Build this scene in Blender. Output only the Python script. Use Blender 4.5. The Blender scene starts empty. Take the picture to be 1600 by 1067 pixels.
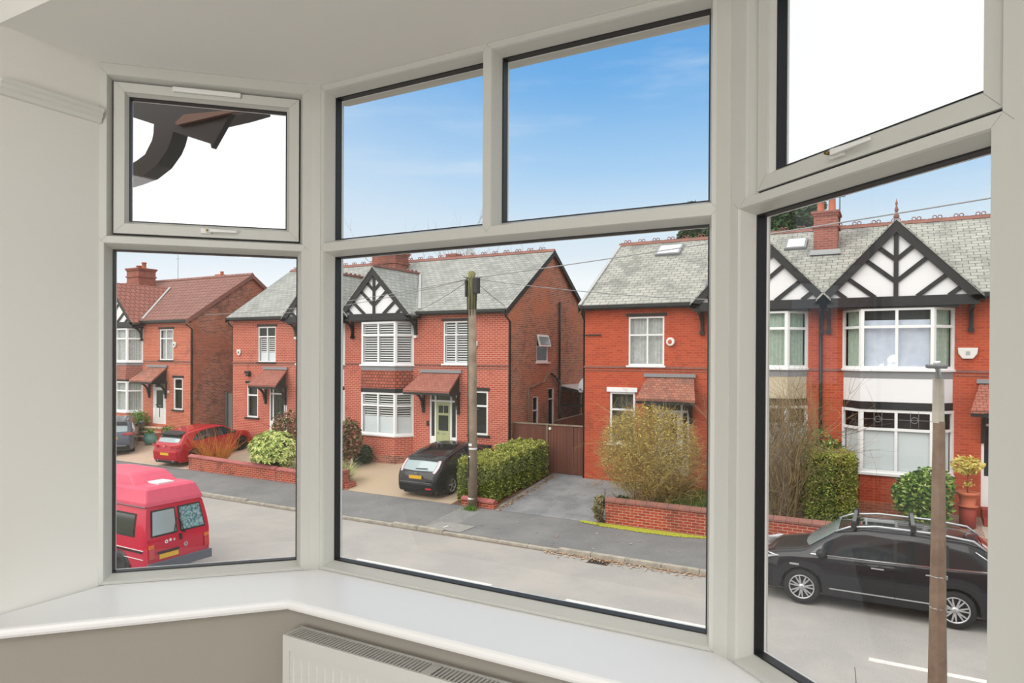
import bpy, bmesh, math, random
import numpy as np
from mathutils import Vector, Matrix
random.seed(7); np.random.seed(7)
R = math.radians
S = bpy.context.scene
COL = S.collection
# ------------------------------------------------------------ camera, exposure
EYE = 5.1
cam_d = bpy.data.cameras.new('camera'); cam = bpy.data.objects.new('camera', cam_d); COL.objects.link(cam)
cam_d.sensor_width = 36.0; cam_d.lens = 1070/1600*36; cam_d.shift_y = (561.67-533.5)/1600
cam_d.clip_start = .02; cam_d.clip_end = 900
cam.matrix_world = (Matrix.Translation((0, 0, EYE)) @ Matrix.Rotation(R(29.11), 4, 'Z')
                    @ Matrix.Rotation(R(90-.279), 4, 'X') @ Matrix.Rotation(R(.289), 4, 'Z'))
S.camera = cam
S.view_settings.view_transform = 'Standard'; S.view_settings.look = 'None'
S.view_settings.exposure = 0.0; S.view_settings.gamma = 1.0
S.view_settings.use_curve_mapping = False
try:
    S.cycles.max_bounces = 8; S.cycles.transparent_max_bounces = 24
    S.cycles.caustics_reflective = False; S.cycles.caustics_refractive = False
except Exception: pass

def lin(c):
    return tuple(((v/255)/12.92 if v/255 <= .04045 else ((v/255+.055)/1.055)**2.4) for v in c[:3])+(1.,)

# ------------------------------------------------------------ sky: blue gap between bright cloud banks
W = bpy.data.worlds.new('sky'); S.world = W; W.use_nodes = True
nt = W.node_tree; N = nt.nodes; Lk = nt.links; N.clear()
def wn(t, **k):
    n = N.new(t)
    for a, b in k.items(): setattr(n, a, b)
    return n
def wmath(op, a, b=None, c=None, clamp=False):
    n = wn('ShaderNodeMath', operation=op); n.use_clamp = clamp
    for i, v in enumerate((a, b, c)):
        if v is None: continue
        if isinstance(v, (int, float)): n.inputs[i].default_value = v
        else: Lk.new(v, n.inputs[i])
    return n.outputs[0]
def wstep(v, a, b):
    n = wn('ShaderNodeMapRange', interpolation_type='SMOOTHSTEP')
    Lk.new(v, n.inputs[0]); n.inputs[1].default_value = a; n.inputs[2].default_value = b
    return n.outputs[0]
tc = wn('ShaderNodeTexCoord'); sx = wn('ShaderNodeSeparateXYZ'); Lk.new(tc.outputs['Generated'], sx.inputs[0])
dx, dy, dz = sx.outputs
el = wmath('MULTIPLY', wmath('ARCSINE', dz), 57.2958)
az = wmath('MULTIPLY', wmath('ARCTAN2', dx, dy), 57.2958)
mp = wn('ShaderNodeMapping'); mp.inputs['Scale'].default_value = (1.2, 1.2, 7.0); mp.inputs['Rotation'].default_value = (0, R(8), 0)
Lk.new(tc.outputs['Generated'], mp.inputs[0])
nz = wn('ShaderNodeTexNoise'); nz.inputs['Scale'].default_value = 2.2; nz.inputs['Detail'].default_value = 7; nz.inputs['Roughness'].default_value = .55
Lk.new(mp.outputs[0], nz.inputs[0])
grad = wn('ShaderNodeValToRGB'); cr = grad.color_ramp
cr.elements[0].position = 0; cr.elements[0].color = lin((243, 248, 252))
cr.elements[1].position = 1; cr.elements[1].color = lin((78, 152, 224))
for p, c in ((.2, (238, 246, 252)), (.34, (218, 236, 250)), (.5, (170, 211, 247)), (.72, (116, 180, 238))):
    e = cr.elements.new(p); e.color = lin(c)
Lk.new(wmath('DIVIDE', el, 30., clamp=True), grad.inputs[0])
wisp = wstep(nz.outputs[0], .48, .74)
n2 = wn('ShaderNodeTexNoise'); n2.inputs['Scale'].default_value = 9.; n2.inputs['Detail'].default_value = 6; Lk.new(tc.outputs['Generated'], n2.inputs[0])
rag = wmath('MULTIPLY', wmath('SUBTRACT', n2.outputs[0], .5), 5.0)
az = wmath('ADD', az, rag); el = wmath('ADD', el, wmath('MULTIPLY', rag, .5))
mixw = wn('ShaderNodeMix', data_type='RGBA'); Lk.new(wmath('MULTIPLY', wisp, .55), mixw.inputs[0])
Lk.new(grad.outputs[0], mixw.inputs[6]); mixw.inputs[7].default_value = lin((226, 238, 250))
# cloud bank on the right (az > -10, above ~14 deg), on the left (az < -45, above ~9 deg) and low over the roofs
c1 = wmath('MULTIPLY', wstep(az, -12.5, -9.0), wstep(wmath('SUBTRACT', el, wmath('MULTIPLY', wmath('ADD', az, 10.), .13)), 12.4, 14.6))
c2 = wmath('MULTIPLY', wstep(az, -43.5, -46.0), wstep(el, 8.0, 10.2))
c3 = wmath('MULTIPLY', wstep(az, -12., -20.), wmath('MULTIPLY', wstep(el, 9.0, 5.0), wstep(az, -75., -50.)))
cl = wmath('MAXIMUM', c1, wmath('MAXIMUM', c2, wmath('MULTIPLY', c3, .55)))
# thin high haze, thicker towards the left
hz_ = wmath('MULTIPLY', wmath('MULTIPLY', wstep(az, -22., -48.), wstep(el, 30., 8.)), .55)
mixz = wn('ShaderNodeMix', data_type='RGBA'); Lk.new(hz_, mixz.inputs[0]); Lk.new(mixw.outputs[2], mixz.inputs[6]); mixz.inputs[7].default_value = lin((222, 236, 250)); mixw = mixz
mixc = wn('ShaderNodeMix', data_type='RGBA'); Lk.new(cl, mixc.inputs[0]); Lk.new(mixw.outputs[2], mixc.inputs[6])
mixc.inputs[7].default_value = (1.06, 1.08, 1.10, 1)
# high overcast, brighter to the south behind the room
hi = wstep(el, 27., 40.)
back = wmath('MULTIPLY_ADD', wstep(dy, .5, -.6), .1, 1.3)
mixh = wn('ShaderNodeMix', data_type='RGBA'); Lk.new(wmath('MAXIMUM', hi, wstep(dy, .05, -.3)), mixh.inputs[0]); Lk.new(mixc.outputs[2], mixh.inputs[6])
cm = wn('ShaderNodeVectorMath', operation='SCALE'); cm.inputs[0].default_value = (1.0, .985, .96); Lk.new(back, cm.inputs['Scale'])
Lk.new(cm.outputs[0], mixh.inputs[7])
bg = wn('ShaderNodeBackground'); Lk.new(mixh.outputs[2], bg.inputs[0]); wo = wn('ShaderNodeOutputWorld'); Lk.new(bg.outputs[0], wo.inputs[0])
# soft sun through thin cloud, from behind the house
sd = bpy.data.lights.new('sun', 'SUN'); sd.energy = 1.8; sd.angle = R(60); sd.color = (1, .95, .88)
sun = bpy.data.objects.new('sun', sd); COL.objects.link(sun)
sun.rotation_euler = Vector((.30, .62, -.75)).to_track_quat('-Z', 'Y').to_euler()
# unseen fill lights added to brighten the bay, behind the viewpoint
def area(name, loc, tgt, sx_, sy_, en, col=(1, .995, .985)):
    d = bpy.data.lights.new(name, 'AREA'); d.shape = 'RECTANGLE'; d.size = sx_; d.size_y = sy_; d.energy = en; d.color = col
    o = bpy.data.objects.new(name, d); COL.objects.link(o); o.location = loc
    o.rotation_euler = (Vector(tgt)-Vector(loc)).to_track_quat('-Z', 'Y').to_euler(); return o
area('ceiling_fill_light', (.3, -1.7, 6.36), (.3, -1.4, 3.0), 2.8, 2.4, 105.)  # added overhead fill, not a known ceiling lamp
area('back_fill_light', (-.35, -3.9, 4.5), (-1.3, 1.5, 5.5), 1.3, 1.7, 120.)  # fill light added at the back wall, no real window behind it

# ------------------------------------------------------------ materials
MATS = {}
def newmat(name):
    m = bpy.data.materials.new(name); m.use_nodes = True; t = m.node_tree
    b = t.nodes['Principled BSDF']; MATS[name] = m
    return m, t, b
def nmix(t, fac, a, b):
    n = t.nodes.new('ShaderNodeMix'); n.data_type = 'RGBA'
    for i, v in ((0, fac), (6, a), (7, b)):
        if isinstance(v, (int, float, tuple)): n.inputs[i].default_value = v
        else: t.links.new(v, n.inputs[i])
    return n.outputs[2]
def noise(t, scale, detail=4, vec=None, rough=.55):
    n = t.nodes.new('ShaderNodeTexNoise'); n.inputs['Scale'].default_value = scale; n.inputs['Detail'].default_value = detail
    n.inputs['Roughness'].default_value = rough
    if vec is not None: t.links.new(vec, n.inputs['Vector'])
    return n.outputs[0]
def ramp(t, v, a, b):
    n = t.nodes.new('ShaderNodeMapRange'); n.inputs[1].default_value = a; n.inputs[2].default_value = b; t.links.new(v, n.inputs[0]); return n.outputs[0]
def objco(t):
    return t.nodes.new('ShaderNodeTexCoord').outputs['Object']
def mat(name, c, rough=.6, metal=0., coat=0., vary=None, scale=6., c2=None, bump=0., bscale=40., emit=0):
    m, t, b = newmat(name)
    b.inputs['Base Color'].default_value = lin(c); b.inputs['Roughness'].default_value = rough
    b.inputs['Metallic'].default_value = metal; b.inputs['Coat Weight'].default_value = coat
    b.inputs['Coat Roughness'].default_value = .06
    if c2 is not None:
        v = ramp(t, noise(t, scale, 5, objco(t)), .36, .64)
        t.links.new(nmix(t, v, lin(c), lin(c2)), b.inputs['Base Color'])
    if bump:
        bp = t.nodes.new('ShaderNodeBump'); bp.inputs['Strength'].default_value = bump; bp.inputs['Distance'].default_value = .01
        t.links.new(noise(t, bscale, 4, objco(t)), bp.inputs['Height']); t.links.new(bp.outputs[0], b.inputs['Normal'])
    return m
def facevec(t):
    """(run, height) coordinates that follow whichever way a wall or slope faces"""
    g = t.nodes.new('ShaderNodeNewGeometry'); s = t.nodes.new('ShaderNodeSeparateXYZ'); t.links.new(g.outputs['Position'], s.inputs[0])
    q = t.nodes.new('ShaderNodeSeparateXYZ'); t.links.new(g.outputs['True Normal'], q.inputs[0])
    def mt(op, a, b=None):
        n = t.nodes.new('ShaderNodeMath'); n.operation = op
        for i, v in enumerate((a, b)):
            if v is None: continue
            if isinstance(v, (int, float)): n.inputs[i].default_value = v
            else: t.links.new(v, n.inputs[i])
        return n.outputs[0]
    ax = mt('ABSOLUTE', q.outputs[0]); ay = mt('ABSOLUTE', q.outputs[1]); az_ = mt('ABSOLUTE', q.outputs[2])
    side = mt('GREATER_THAN', ax, ay)
    run = mt('ADD', mt('MULTIPLY', s.outputs[1], side), mt('MULTIPLY', s.outputs[0], mt('SUBTRACT', 1.0, side)))
    # stretch height on sloping faces
    hz = mt('SQRT', mt('MAXIMUM', mt('SUBTRACT', 1.0, mt('MULTIPLY', az_, az_)), .01))
    hh = mt('DIVIDE', s.outputs[2], hz)
    c = t.nodes.new('ShaderNodeCombineXYZ'); t.links.new(run, c.inputs[0]); t.links.new(hh, c.inputs[1])
    return c.outputs[0], g.outputs['Position']
def brickmat(name, ca, cb, mortar, dark=None, dk=.5, bw=.235, rh=.08, ms=.010, offs=.5, bump=.3, patch=None, rough=.85, squash=1.0):
    m, t, b = newmat(name); v, pos = facevec(t)
    br = t.nodes.new('ShaderNodeTexBrick'); t.links.new(v, br.inputs['Vector']); br.offset = offs
    br.inputs['Scale'].default_value = 1; br.inputs['Brick Width'].default_value = bw; br.inputs['Row Height'].default_value = rh
    br.inputs['Mortar Size'].default_value = ms; br.inputs['Mortar Smooth'].default_value = .15; br.inputs['Bias'].default_value = 0
    br.inputs['Color1'].default_value = lin(ca); br.inputs['Color2'].default_value = lin(cb); br.inputs['Mortar'].default_value = lin(mortar)
    out = br.outputs['Color']
    if dark is not None:
        f = ramp(t, noise(t, 1.1, 6, pos, .7), dk, dk+.14)
        out = nmix(t, f, out, nmix(t, .6, out, lin(dark)))
    if patch is not None:
        f = ramp(t, noise(t, .45, 3, pos), .5, .62)
        out = nmix(t, f, out, nmix(t, .55, out, lin(patch)))
    t.links.new(out, b.inputs['Base Color']); b.inputs['Roughness'].default_value = rough
    bp = t.nodes.new('ShaderNodeBump'); bp.invert = True; bp.inputs['Strength'].default_value = bump; bp.inputs['Distance'].default_value = .012
    t.links.new(br.outputs['Fac'], bp.inputs['Height']); t.links.new(bp.outputs[0], b.inputs['Normal'])
    return m
def leafmat(name, cols, rough=.55, trans=.0):
    m, t, b = newmat(name); g = t.nodes.new('ShaderNodeNewGeometry'); r = t.nodes.new('ShaderNodeValToRGB')
    e = r.color_ramp.elements; n = len(cols)
    e[0].color = lin(cols[0]); e[0].position = 0; e[1].color = lin(cols[-1]); e[1].position = 1
    for i in range(1, n-1): e.new(i/(n-1)).color = lin(cols[i])
    t.links.new(g.outputs['Random Per Island'], r.inputs[0]); t.links.new(r.outputs[0], b.inputs['Base Color'])
    b.inputs['Roughness'].default_value = rough; b.inputs['Specular IOR Level'].default_value = .3
    return m
def glassmat(name, tint=(1, 1, 1), f0=.06):
    """thin pane: transparent, with Schlick reflection that is the same from both sides"""
    m = bpy.data.materials.new(name); m.use_nodes = True; t = m.node_tree; t.nodes.clear(); MATS[name] = m
    o = t.nodes.new('ShaderNodeOutputMaterial'); mx = t.nodes.new('ShaderNodeMixShader'); tr = t.nodes.new('ShaderNodeBsdfTransparent')
    gl = t.nodes.new('ShaderNodeBsdfGlossy'); gl.inputs['Roughness'].default_value = .02; tr.inputs[0].default_value = (*tint, 1)
    g = t.nodes.new('ShaderNodeNewGeometry'); dt = t.nodes.new('ShaderNodeVectorMath'); dt.operation = 'DOT_PRODUCT'
    t.links.new(g.outputs['Incoming'], dt.inputs[0]); t.links.new(g.outputs['Normal'], dt.inputs[1])
    def mt(op, a, b=None):
        n = t.nodes.new('ShaderNodeMath'); n.operation = op; n.use_clamp = True
        for i, v in enumerate((a, b)):
            if v is None: continue
            if isinstance(v, (int, float)): n.inputs[i].default_value = v
            else: t.links.new(v, n.inputs[i])
        return n.outputs[0]
    k = mt('SUBTRACT', 1.0, mt('ABSOLUTE', dt.outputs['Value'])); k = mt('POWER', k, 5.0)
    f = mt('ADD', mt('MULTIPLY', k, 1-f0), f0)
    t.links.new(f, mx.inputs[0]); t.links.new(tr.outputs[0], mx.inputs[1]); t.links.new(gl.outputs[0], mx.inputs[2]); t.links.new(mx.outputs[0], o.inputs[0])
    return m
M = MATS
mat('upvc', (206, 206, 200), .32); mat('sill_gloss', (250, 250, 250), .38)
mat('wall_paint', (238, 236, 230), .85, bump=.04, bscale=220); mat('ceiling_paint', (246, 245, 241), .9)
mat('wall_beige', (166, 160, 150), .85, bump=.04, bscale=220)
mat('gloss_trim', (226, 226, 220), .35)
mat('gasket', (22, 24, 26), .5); mat('spacer', (62, 66, 70), .45); mat('carpet', (150, 140, 128), .95, c2=(130, 121, 110), scale=90)
mat('radiator_white', (218, 217, 213), .35); mat('radiator_dark', (70, 68, 66), .7); mat('handle_white', (238, 238, 236), .3); mat('brass', (120, 100, 60), .35, metal=.8)
glassmat('window_glass', (.985, .995, .99), .055); glassmat('house_glass', (.94, .96, .96), .05)
brickmat('brick_red', (186, 86, 64), (172, 70, 50), (208, 148, 130), dark=(120, 64, 54), dk=.56, ms=.013)
brickmat('brick_orange', (194, 80, 48), (172, 62, 38), (184, 102, 72), dark=(108, 54, 46), dk=.57, ms=.010)
brickmat('brick_left', (196, 100, 72), (178, 82, 58), (210, 146, 122), dark=(130, 72, 56), dk=.58, ms=.012)
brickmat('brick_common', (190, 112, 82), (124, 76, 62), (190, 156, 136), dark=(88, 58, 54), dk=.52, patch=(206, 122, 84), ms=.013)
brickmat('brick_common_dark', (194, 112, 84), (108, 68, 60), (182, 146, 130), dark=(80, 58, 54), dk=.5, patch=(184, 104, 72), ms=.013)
brickmat('brick_garden', (182, 70, 44), (150, 54, 38), (190, 150, 128), dark=(92, 48, 40), dk=.50)
brickmat('slate', (166, 168, 163), (146, 149, 145), (88, 90, 88), dark=(116, 118, 116), dk=.5, bw=.32, rh=.20, ms=.012, bump=.6, rough=.6)
brickmat('slate_mossy', (176, 176, 168), (156, 157, 150), (96, 97, 90), dark=(100, 102, 100), dk=.48, bw=.32, rh=.19, ms=.012, bump=.6, rough=.6)
brickmat('clay_tile', (146, 100, 90), (134, 88, 78), (96, 56, 48), dark=(118, 74, 66), dk=.55, bw=.33, rh=.34, ms=.03, bump=.8, rough=.7)
brickmat('clay_tile_red', (168, 106, 92), (154, 92, 78), (110, 60, 50), dark=(140, 84, 72), dk=.55, bw=.28, rh=.30, ms=.026, bump=.8, rough=.7)
brickmat('porch_tile', (172, 108, 92), (154, 90, 76), (104, 58, 48), dark=(120, 84, 76), dk=.6, bw=.17, rh=.115, ms=.008, bump=.7, rough=.7)
brickmat('porch_tile_weathered', (186, 120, 96), (150, 92, 78), (96, 62, 52), dark=(96, 84, 78), dk=.5, bw=.17, rh=.115, ms=.008, bump=.7, rough=.7)
brickmat('scallop_tile', (190, 100, 74), (160, 78, 58), (92, 46, 36), dark=(120, 70, 60), dk=.55, bw=.16, rh=.13, ms=.016, bump=.8, rough=.7)
brickmat('brick_chimney', (160, 86, 70), (134, 68, 58), (160, 116, 100), dark=(96, 60, 54), dk=.5, ms=.012)
brickmat('fence_wood', (116, 68, 52), (102, 60, 48), (64, 36, 30), bw=.12, rh=3.0, ms=.006, offs=0, bump=.5)
brickmat('paving', (202, 178, 158), (192, 166, 146), (160, 138, 122), dark=(176, 158, 142), dk=.5, bw=.2, rh=.1, ms=.006)
mat('inner_dark', (46, 60, 36), .95, c2=(34, 46, 28), scale=5); mat('eave_black', (26, 25, 26), .5, c2=(20, 20, 21), scale=4); mat('gutter_shade', (112, 98, 86), .95, c2=(136, 124, 112), scale=7); mat('edging', (186, 180, 168), .9)
mat('black_timber', (27, 28, 31), .5, c2=(21, 22, 24), scale=3); mat('white_render', (238, 238, 241), .8); mat('cream_render', (212, 200, 176), .9, bump=.6, bscale=60, c2=(196, 182, 156), scale=30)
mat('gutter_black', (26, 29, 29), .4); mat('frame_white', (243, 244, 245), .35); mat('lead', (140, 142, 146), .55); mat('lead_light', (176, 178, 180), .6)
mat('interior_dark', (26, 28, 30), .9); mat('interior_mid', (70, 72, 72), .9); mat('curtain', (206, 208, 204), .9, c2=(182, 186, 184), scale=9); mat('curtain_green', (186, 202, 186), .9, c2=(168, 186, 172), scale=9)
mat('frosted', (232, 238, 242), .5); mat('shutter', (248, 248, 248), .5); mat('blind_blue', (222, 228, 242), .8, c2=(206, 214, 232), scale=4)
mat('terracotta', (196, 110, 80), .75); mat('ridge_clay', (150, 98, 86), .75, c2=(128, 90, 82), scale=3); mat('stone', (178, 170, 160), .85)
mat('step_red', (150, 60, 48), .7); mat('step_stone', (210, 188, 164), .85); mat('door_green', (176, 184, 136), .45); mat('door_red', (166, 24, 48), .35); mat('door_black', (40, 44, 46), .4); mat('door_white', (232, 232, 230), .4)
mat('bell_white', (232, 230, 226), .5); mat('bell_red', (190, 90, 70), .5); mat('dish_grey', (176, 180, 184), .5)
mat('kerb', (178, 172, 160), .9, c2=(150, 146, 136), scale=5, bump=.3); mat('soil', (96, 80, 66), .95, c2=(120, 84, 62), scale=12)
mat('moss', (150, 158, 40), .95, c2=(178, 180, 60), scale=14); mat('line_paint', (232, 232, 228), .7, c2=(214, 213, 208), scale=8)
mat('drain_iron', (70, 62, 56), .7); mat('drain_hole', (20, 20, 20), .9); mat('manhole', (152, 152, 148), .9, c2=(140, 140, 137), scale=6); mat('patch_tarmac', (140, 140, 138), .95, c2=(126, 126, 125), scale=4)
mat('pole_wood', (148, 134, 116), .85, c2=(118, 104, 88), scale=2.5, bump=.4, bscale=18); mat('pole_moss', (128, 126, 84), .9); mat('metal_grey', (110, 114, 118), .45, metal=.3); mat('galv', (186, 192, 196), .4, metal=.6)
mat('concrete_light', (196, 190, 178), .9, c2=(182, 176, 164), scale=8); mat('concrete_brown', (146, 124, 106), .9, c2=(126, 104, 88), scale=6, bump=.4, bscale=50)
mat('wire', (150, 152, 154), .6); mat('wire_dark', (40, 40, 42), .6); mat('white_plastic', (232, 234, 236), .4); mat('teal_glaze', (110, 164, 156), .3); mat('bark', (112, 94, 74), .9); mat('leaf_litter_brown', (172, 126, 92), .9)
mat('gate_grey', (122, 124, 120), .7); mat('poly_roof', (190, 192, 196), .3); mat('grass', (92, 120, 44), .95, c2=(120, 142, 60), scale=20)
def groundmat(name, a, b, c, s1=40., s2=.6, bump=.25):
    m, t, bs = newmat(name); g = t.nodes.new('ShaderNodeNewGeometry').outputs['Position']
    f = ramp(t, noise(t, s1, 3, g), .35, .65); k = ramp(t, noise(t, s2, 5, g, .65), .40, .62)
    t.links.new(nmix(t, k, nmix(t, f, lin(a), lin(b)), nmix(t, .5, nmix(t, f, lin(a), lin(b)), lin(c))), bs.inputs['Base Color'])
    bs.inputs['Roughness'].default_value = .9
    bp = t.nodes.new('ShaderNodeBump'); bp.inputs['Strength'].default_value = bump; bp.inputs['Distance'].default_value = .008
    t.links.new(noise(t, s1*2, 3, g), bp.inputs['Height']); t.links.new(bp.outputs[0], bs.inputs['Normal'])
groundmat('asphalt', (168, 166, 163), (150, 148, 145), (182, 176, 170)); groundmat('pavement', (124, 125, 126), (104, 105, 107), (140, 140, 139))
groundmat('asphalt_drive', (134, 137, 140), (108, 111, 114), (164, 166, 168), s2=1.2); groundmat('resin_drive', (196, 176, 150), (182, 160, 132), (176, 162, 146), s1=70)
groundmat('gravel', (190, 176, 156), (150, 132, 116), (200, 188, 168), s1=22, bump=.8); groundmat('gravel_pink', (186, 158, 142), (128, 104, 92), (160, 138, 124), s1=14, bump=.9)
groundmat('lawn', (104, 112, 70), (86, 96, 56), (120, 116, 82), s1=20)
# cars and plants
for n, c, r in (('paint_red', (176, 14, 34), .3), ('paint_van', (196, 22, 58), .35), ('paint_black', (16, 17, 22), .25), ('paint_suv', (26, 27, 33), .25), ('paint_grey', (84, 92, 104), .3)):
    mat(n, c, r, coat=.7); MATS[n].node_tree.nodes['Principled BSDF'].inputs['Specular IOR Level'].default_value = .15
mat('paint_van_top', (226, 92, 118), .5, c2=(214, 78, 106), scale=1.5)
mat('tyre', (30, 30, 32), .85); mat('alloy', (196, 198, 202), .25, metal=.8); mat('alloy_dark', (44, 46, 50), .35, metal=.5); mat('chrome', (220, 222, 226), .12, metal=1.); mat('black_trim', (22, 23, 25), .5); mat('car_glass', (30, 38, 42), .05, coat=1.)
mat('car_glass_light', (150, 168, 172), .08, coat=1.); mat('lamp_red', (190, 16, 30), .2, coat=1.); mat('lamp_clear', (214, 216, 220), .15, coat=1.); mat('lamp_pink', (214, 180, 190), .2, coat=1.); mat('plate_yellow', (226, 178, 40), .5); mat('seat_cream', (206, 202, 190), .8)
mat('crumpled_foil', (150, 186, 190), .25, c2=(60, 96, 104), scale=16, bump=1., bscale=14); mat('van_bumper', (86, 92, 104), .6); mat('lamp_amber', (220, 120, 50), .3)
leafmat('hedge_leaf', [(66, 84, 32), (104, 122, 46), (140, 152, 66), (176, 182, 94)]); leafmat('hedge_top', [(134, 146, 58), (172, 176, 80), (206, 204, 116)])
leafmat('bush_leaf', [(40, 74, 30), (74, 112, 40), (118, 150, 60), (186, 204, 120)]); leafmat('fatsia_leaf', [(112, 140, 60), (160, 182, 92), (206, 214, 130), (226, 226, 160)])
leafmat('red_leaf', [(70, 82, 44), (104, 110, 66), (150, 78, 70), (186, 150, 110)]); leafmat('orange_stem', [(196, 120, 40), (226, 160, 70), (172, 96, 40)])
leafmat('twig_yellow', [(150, 128, 88), (196, 172, 118), (206, 186, 108), (118, 98, 76)]); leafmat('bud_yellow', [(216, 196, 100), (200, 180, 92), (168, 150, 82), (134, 116, 72)])
leafmat('twig_brown', [(140, 118, 86), (172, 150, 112), (120, 100, 74)]); leafmat('spiky_leaf', [(150, 164, 90), (206, 208, 150), (112, 128, 66)])
leafmat('dark_leaf', [(40, 58, 34), (62, 84, 46), (90, 104, 62)]); leafmat('tree_leaf', [(44, 70, 46), (64, 92, 56), (90, 116, 70)]); leafmat('potted_leaf', [(206, 190, 90), (226, 214, 130), (186, 166, 70)])
leafmat('grass_leaf', [(70, 110, 40), (110, 150, 60), (140, 160, 80)]); leafmat('grey_leaf', [(120, 118, 84), (150, 140, 100), (96, 100, 70)]); leafmat('litter', [(176, 130, 96), (206, 176, 140), (140, 92, 66), (222, 214, 198)])

# ------------------------------------------------------------ mesh helpers
class MB:
    def __init__(s): s.v = []; s.f = []; s.sm = []
    def add(s, verts, faces, smooth=False):
        o = len(s.v); s.v += [tuple(v) for v in verts]; s.f += [tuple(i+o for i in f) for f in faces]; s.sm += [smooth]*len(faces); return s
    def box(s, x0, x1, y0, y1, z0, z1):
        if x0 > x1: x0, x1 = x1, x0
        if y0 > y1: y0, y1 = y1, y0
        if z0 > z1: z0, z1 = z1, z0
        return s.add([(x, y, z) for x in (x0, x1) for y in (y0, y1) for z in (z0, z1)],
                     [(0, 1, 3, 2), (4, 6, 7, 5), (0, 4, 5, 1), (2, 3, 7, 6), (0, 2, 6, 4), (1, 5, 7, 3)])
    def hexa(s, P):   # 8 points: bottom ring 0-3, top ring 4-7
        return s.add(P, [(3, 2, 1, 0), (4, 5, 6, 7), (0, 1, 5, 4), (1, 2, 6, 5), (2, 3, 7, 6), (3, 0, 4, 7)])
    def prism(s, poly, d):   # 3-D polygon + extrusion vector
        n = len(poly); d = Vector(d); A = [Vector(p) for p in poly]; B = [p+d for p in A]
        nrm = sum(((A[i]-A[0]).cross(A[(i+1) % n]-A[0]) for i in range(n)), Vector())
        if nrm.dot(d) > 0: A, B = A[::-1], B[::-1]
        return s.add(A+B, [tuple(range(n)), tuple(range(2*n-1, n-1, -1))]+[(i, n+i, n+(i+1) % n, (i+1) % n) for i in range(n)])
    def quad(s, *P): return s.add(P, [tuple(range(len(P)))])
    def beam(s, a, b, w, h, up=(0, 0, 1)):
        a = Vector(a); b = Vector(b); d = (b-a).normalized(); u = Vector(up); r = d.cross(u)
        if r.length < 1e-5: r = d.cross(Vector((1, 0, 0)))
        r.normalize(); u = r.cross(d).normalized(); r = r*w/2; u = u*h/2
        return s.hexa([a-r-u, a+r-u, b+r-u, b-r-u, a-r+u, a+r+u, b+r+u, b-r+u])
    def tube(s, pts, rad, n=8, cap=True, smooth=True):
        pts = [Vector(p) for p in pts]; k = len(pts)
        if isinstance(rad, (int, float)): rad = [rad]*k
        vs = []; fs = []
        for i, p in enumerate(pts):
            d = (pts[min(i+1, k-1)]-pts[max(i-1, 0)]).normalized()
            u = d.cross(Vector((0, 0, 1)) if abs(d.z) < .9 else Vector((1, 0, 0))).normalized(); w = d.cross(u)
            for j in range(n):
                a = 2*math.pi*j/n; vs.append(p+(u*math.cos(a)+w*math.sin(a))*rad[i])
        for i in range(k-1):
            for j in range(n): fs.append((i*n+j, i*n+(j+1) % n, (i+1)*n+(j+1) % n, (i+1)*n+j))
        s.add(vs, fs, smooth)
        if cap: s.add(vs[:n], [tuple(range(n-1, -1, -1))]); s.add(vs[-n:], [tuple(range(n))])
        return s
    def lathe(s, prof, c=(0, 0, 0), n=24, axis='z', smooth=True):   # prof: (radius, height)
        vs = []; fs = []; k = len(prof)
        for r, h in prof:
            for j in range(n):
                a = 2*math.pi*j/n; x, y = r*math.cos(a), r*math.sin(a)
                p = (x, y, h) if axis == 'z' else ((x, h, y) if axis == 'y' else (h, x, y)); vs.append(Vector(p)+Vector(c))
        for i in range(k-1):
            for j in range(n): fs.append((i*n+j, i*n+(j+1) % n, (i+1)*n+(j+1) % n, (i+1)*n+j))
        return s.add(vs, fs, smooth)
    def grid(s, fn, nu, nv, smooth=True):
        vs = [fn(i/nu, j/nv) for i in range(nu+1) for j in range(nv+1)]; k = nv+1
        return s.add(vs, [(i*k+j, (i+1)*k+j, (i+1)*k+j+1, i*k+j+1) for i in range(nu) for j in range(nv)], smooth)
    def build(s, name, m, parent=None, world=True, bevel=0., fix=True, split=False):
        if split:   # each loose piece becomes an object of its own
            par = list(range(len(s.v)))
            def find(i):
                while par[i] != i: par[i] = par[par[i]]; i = par[i]
                return i
            for f in s.f:
                for k in f[1:]: par[find(k)] = find(f[0])
            gr = {}
            for f, sm in zip(s.f, s.sm): gr.setdefault(find(f[0]), []).append((f, sm))
            o = None
            for fs in gr.values():
                q = MB(); ix = {}
                for f, sm in fs:
                    for k in f:
                        if k not in ix: ix[k] = len(q.v); q.v.append(s.v[k])
                    q.f.append(tuple(ix[k] for k in f)); q.sm.append(sm)
                o = q.build(name, m, parent, world, bevel, fix)
            return o
        me = bpy.data.meshes.new(name); vs = s.v
        if parent is not None and world:
            inv = wm(parent).inverted(); vs = [tuple(inv @ Vector(v)) for v in vs]
        me.from_pydata(vs, [], s.f); me.materials.append(MATS[m] if isinstance(m, str) else m)
        me.polygons.foreach_set('use_smooth', s.sm)
        if fix and len(s.f) < 60000:
            b = bmesh.new(); b.from_mesh(me); bmesh.ops.remove_doubles(b, verts=b.verts, dist=1e-5); bmesh.ops.recalc_face_normals(b, faces=b.faces); b.to_mesh(me); b.free()
        o = bpy.data.objects.new(name, me); COL.objects.link(o); o.parent = parent
        if bevel:
            md = o.modifiers.new('bevel', 'BEVEL'); md.width = bevel; md.segments = 2; md.limit_method = 'ANGLE'; md.angle_limit = R(40)
        return o
def wm(o):
    m = o.matrix_basis.copy()
    return wm(o.parent) @ m if o.parent else m
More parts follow.
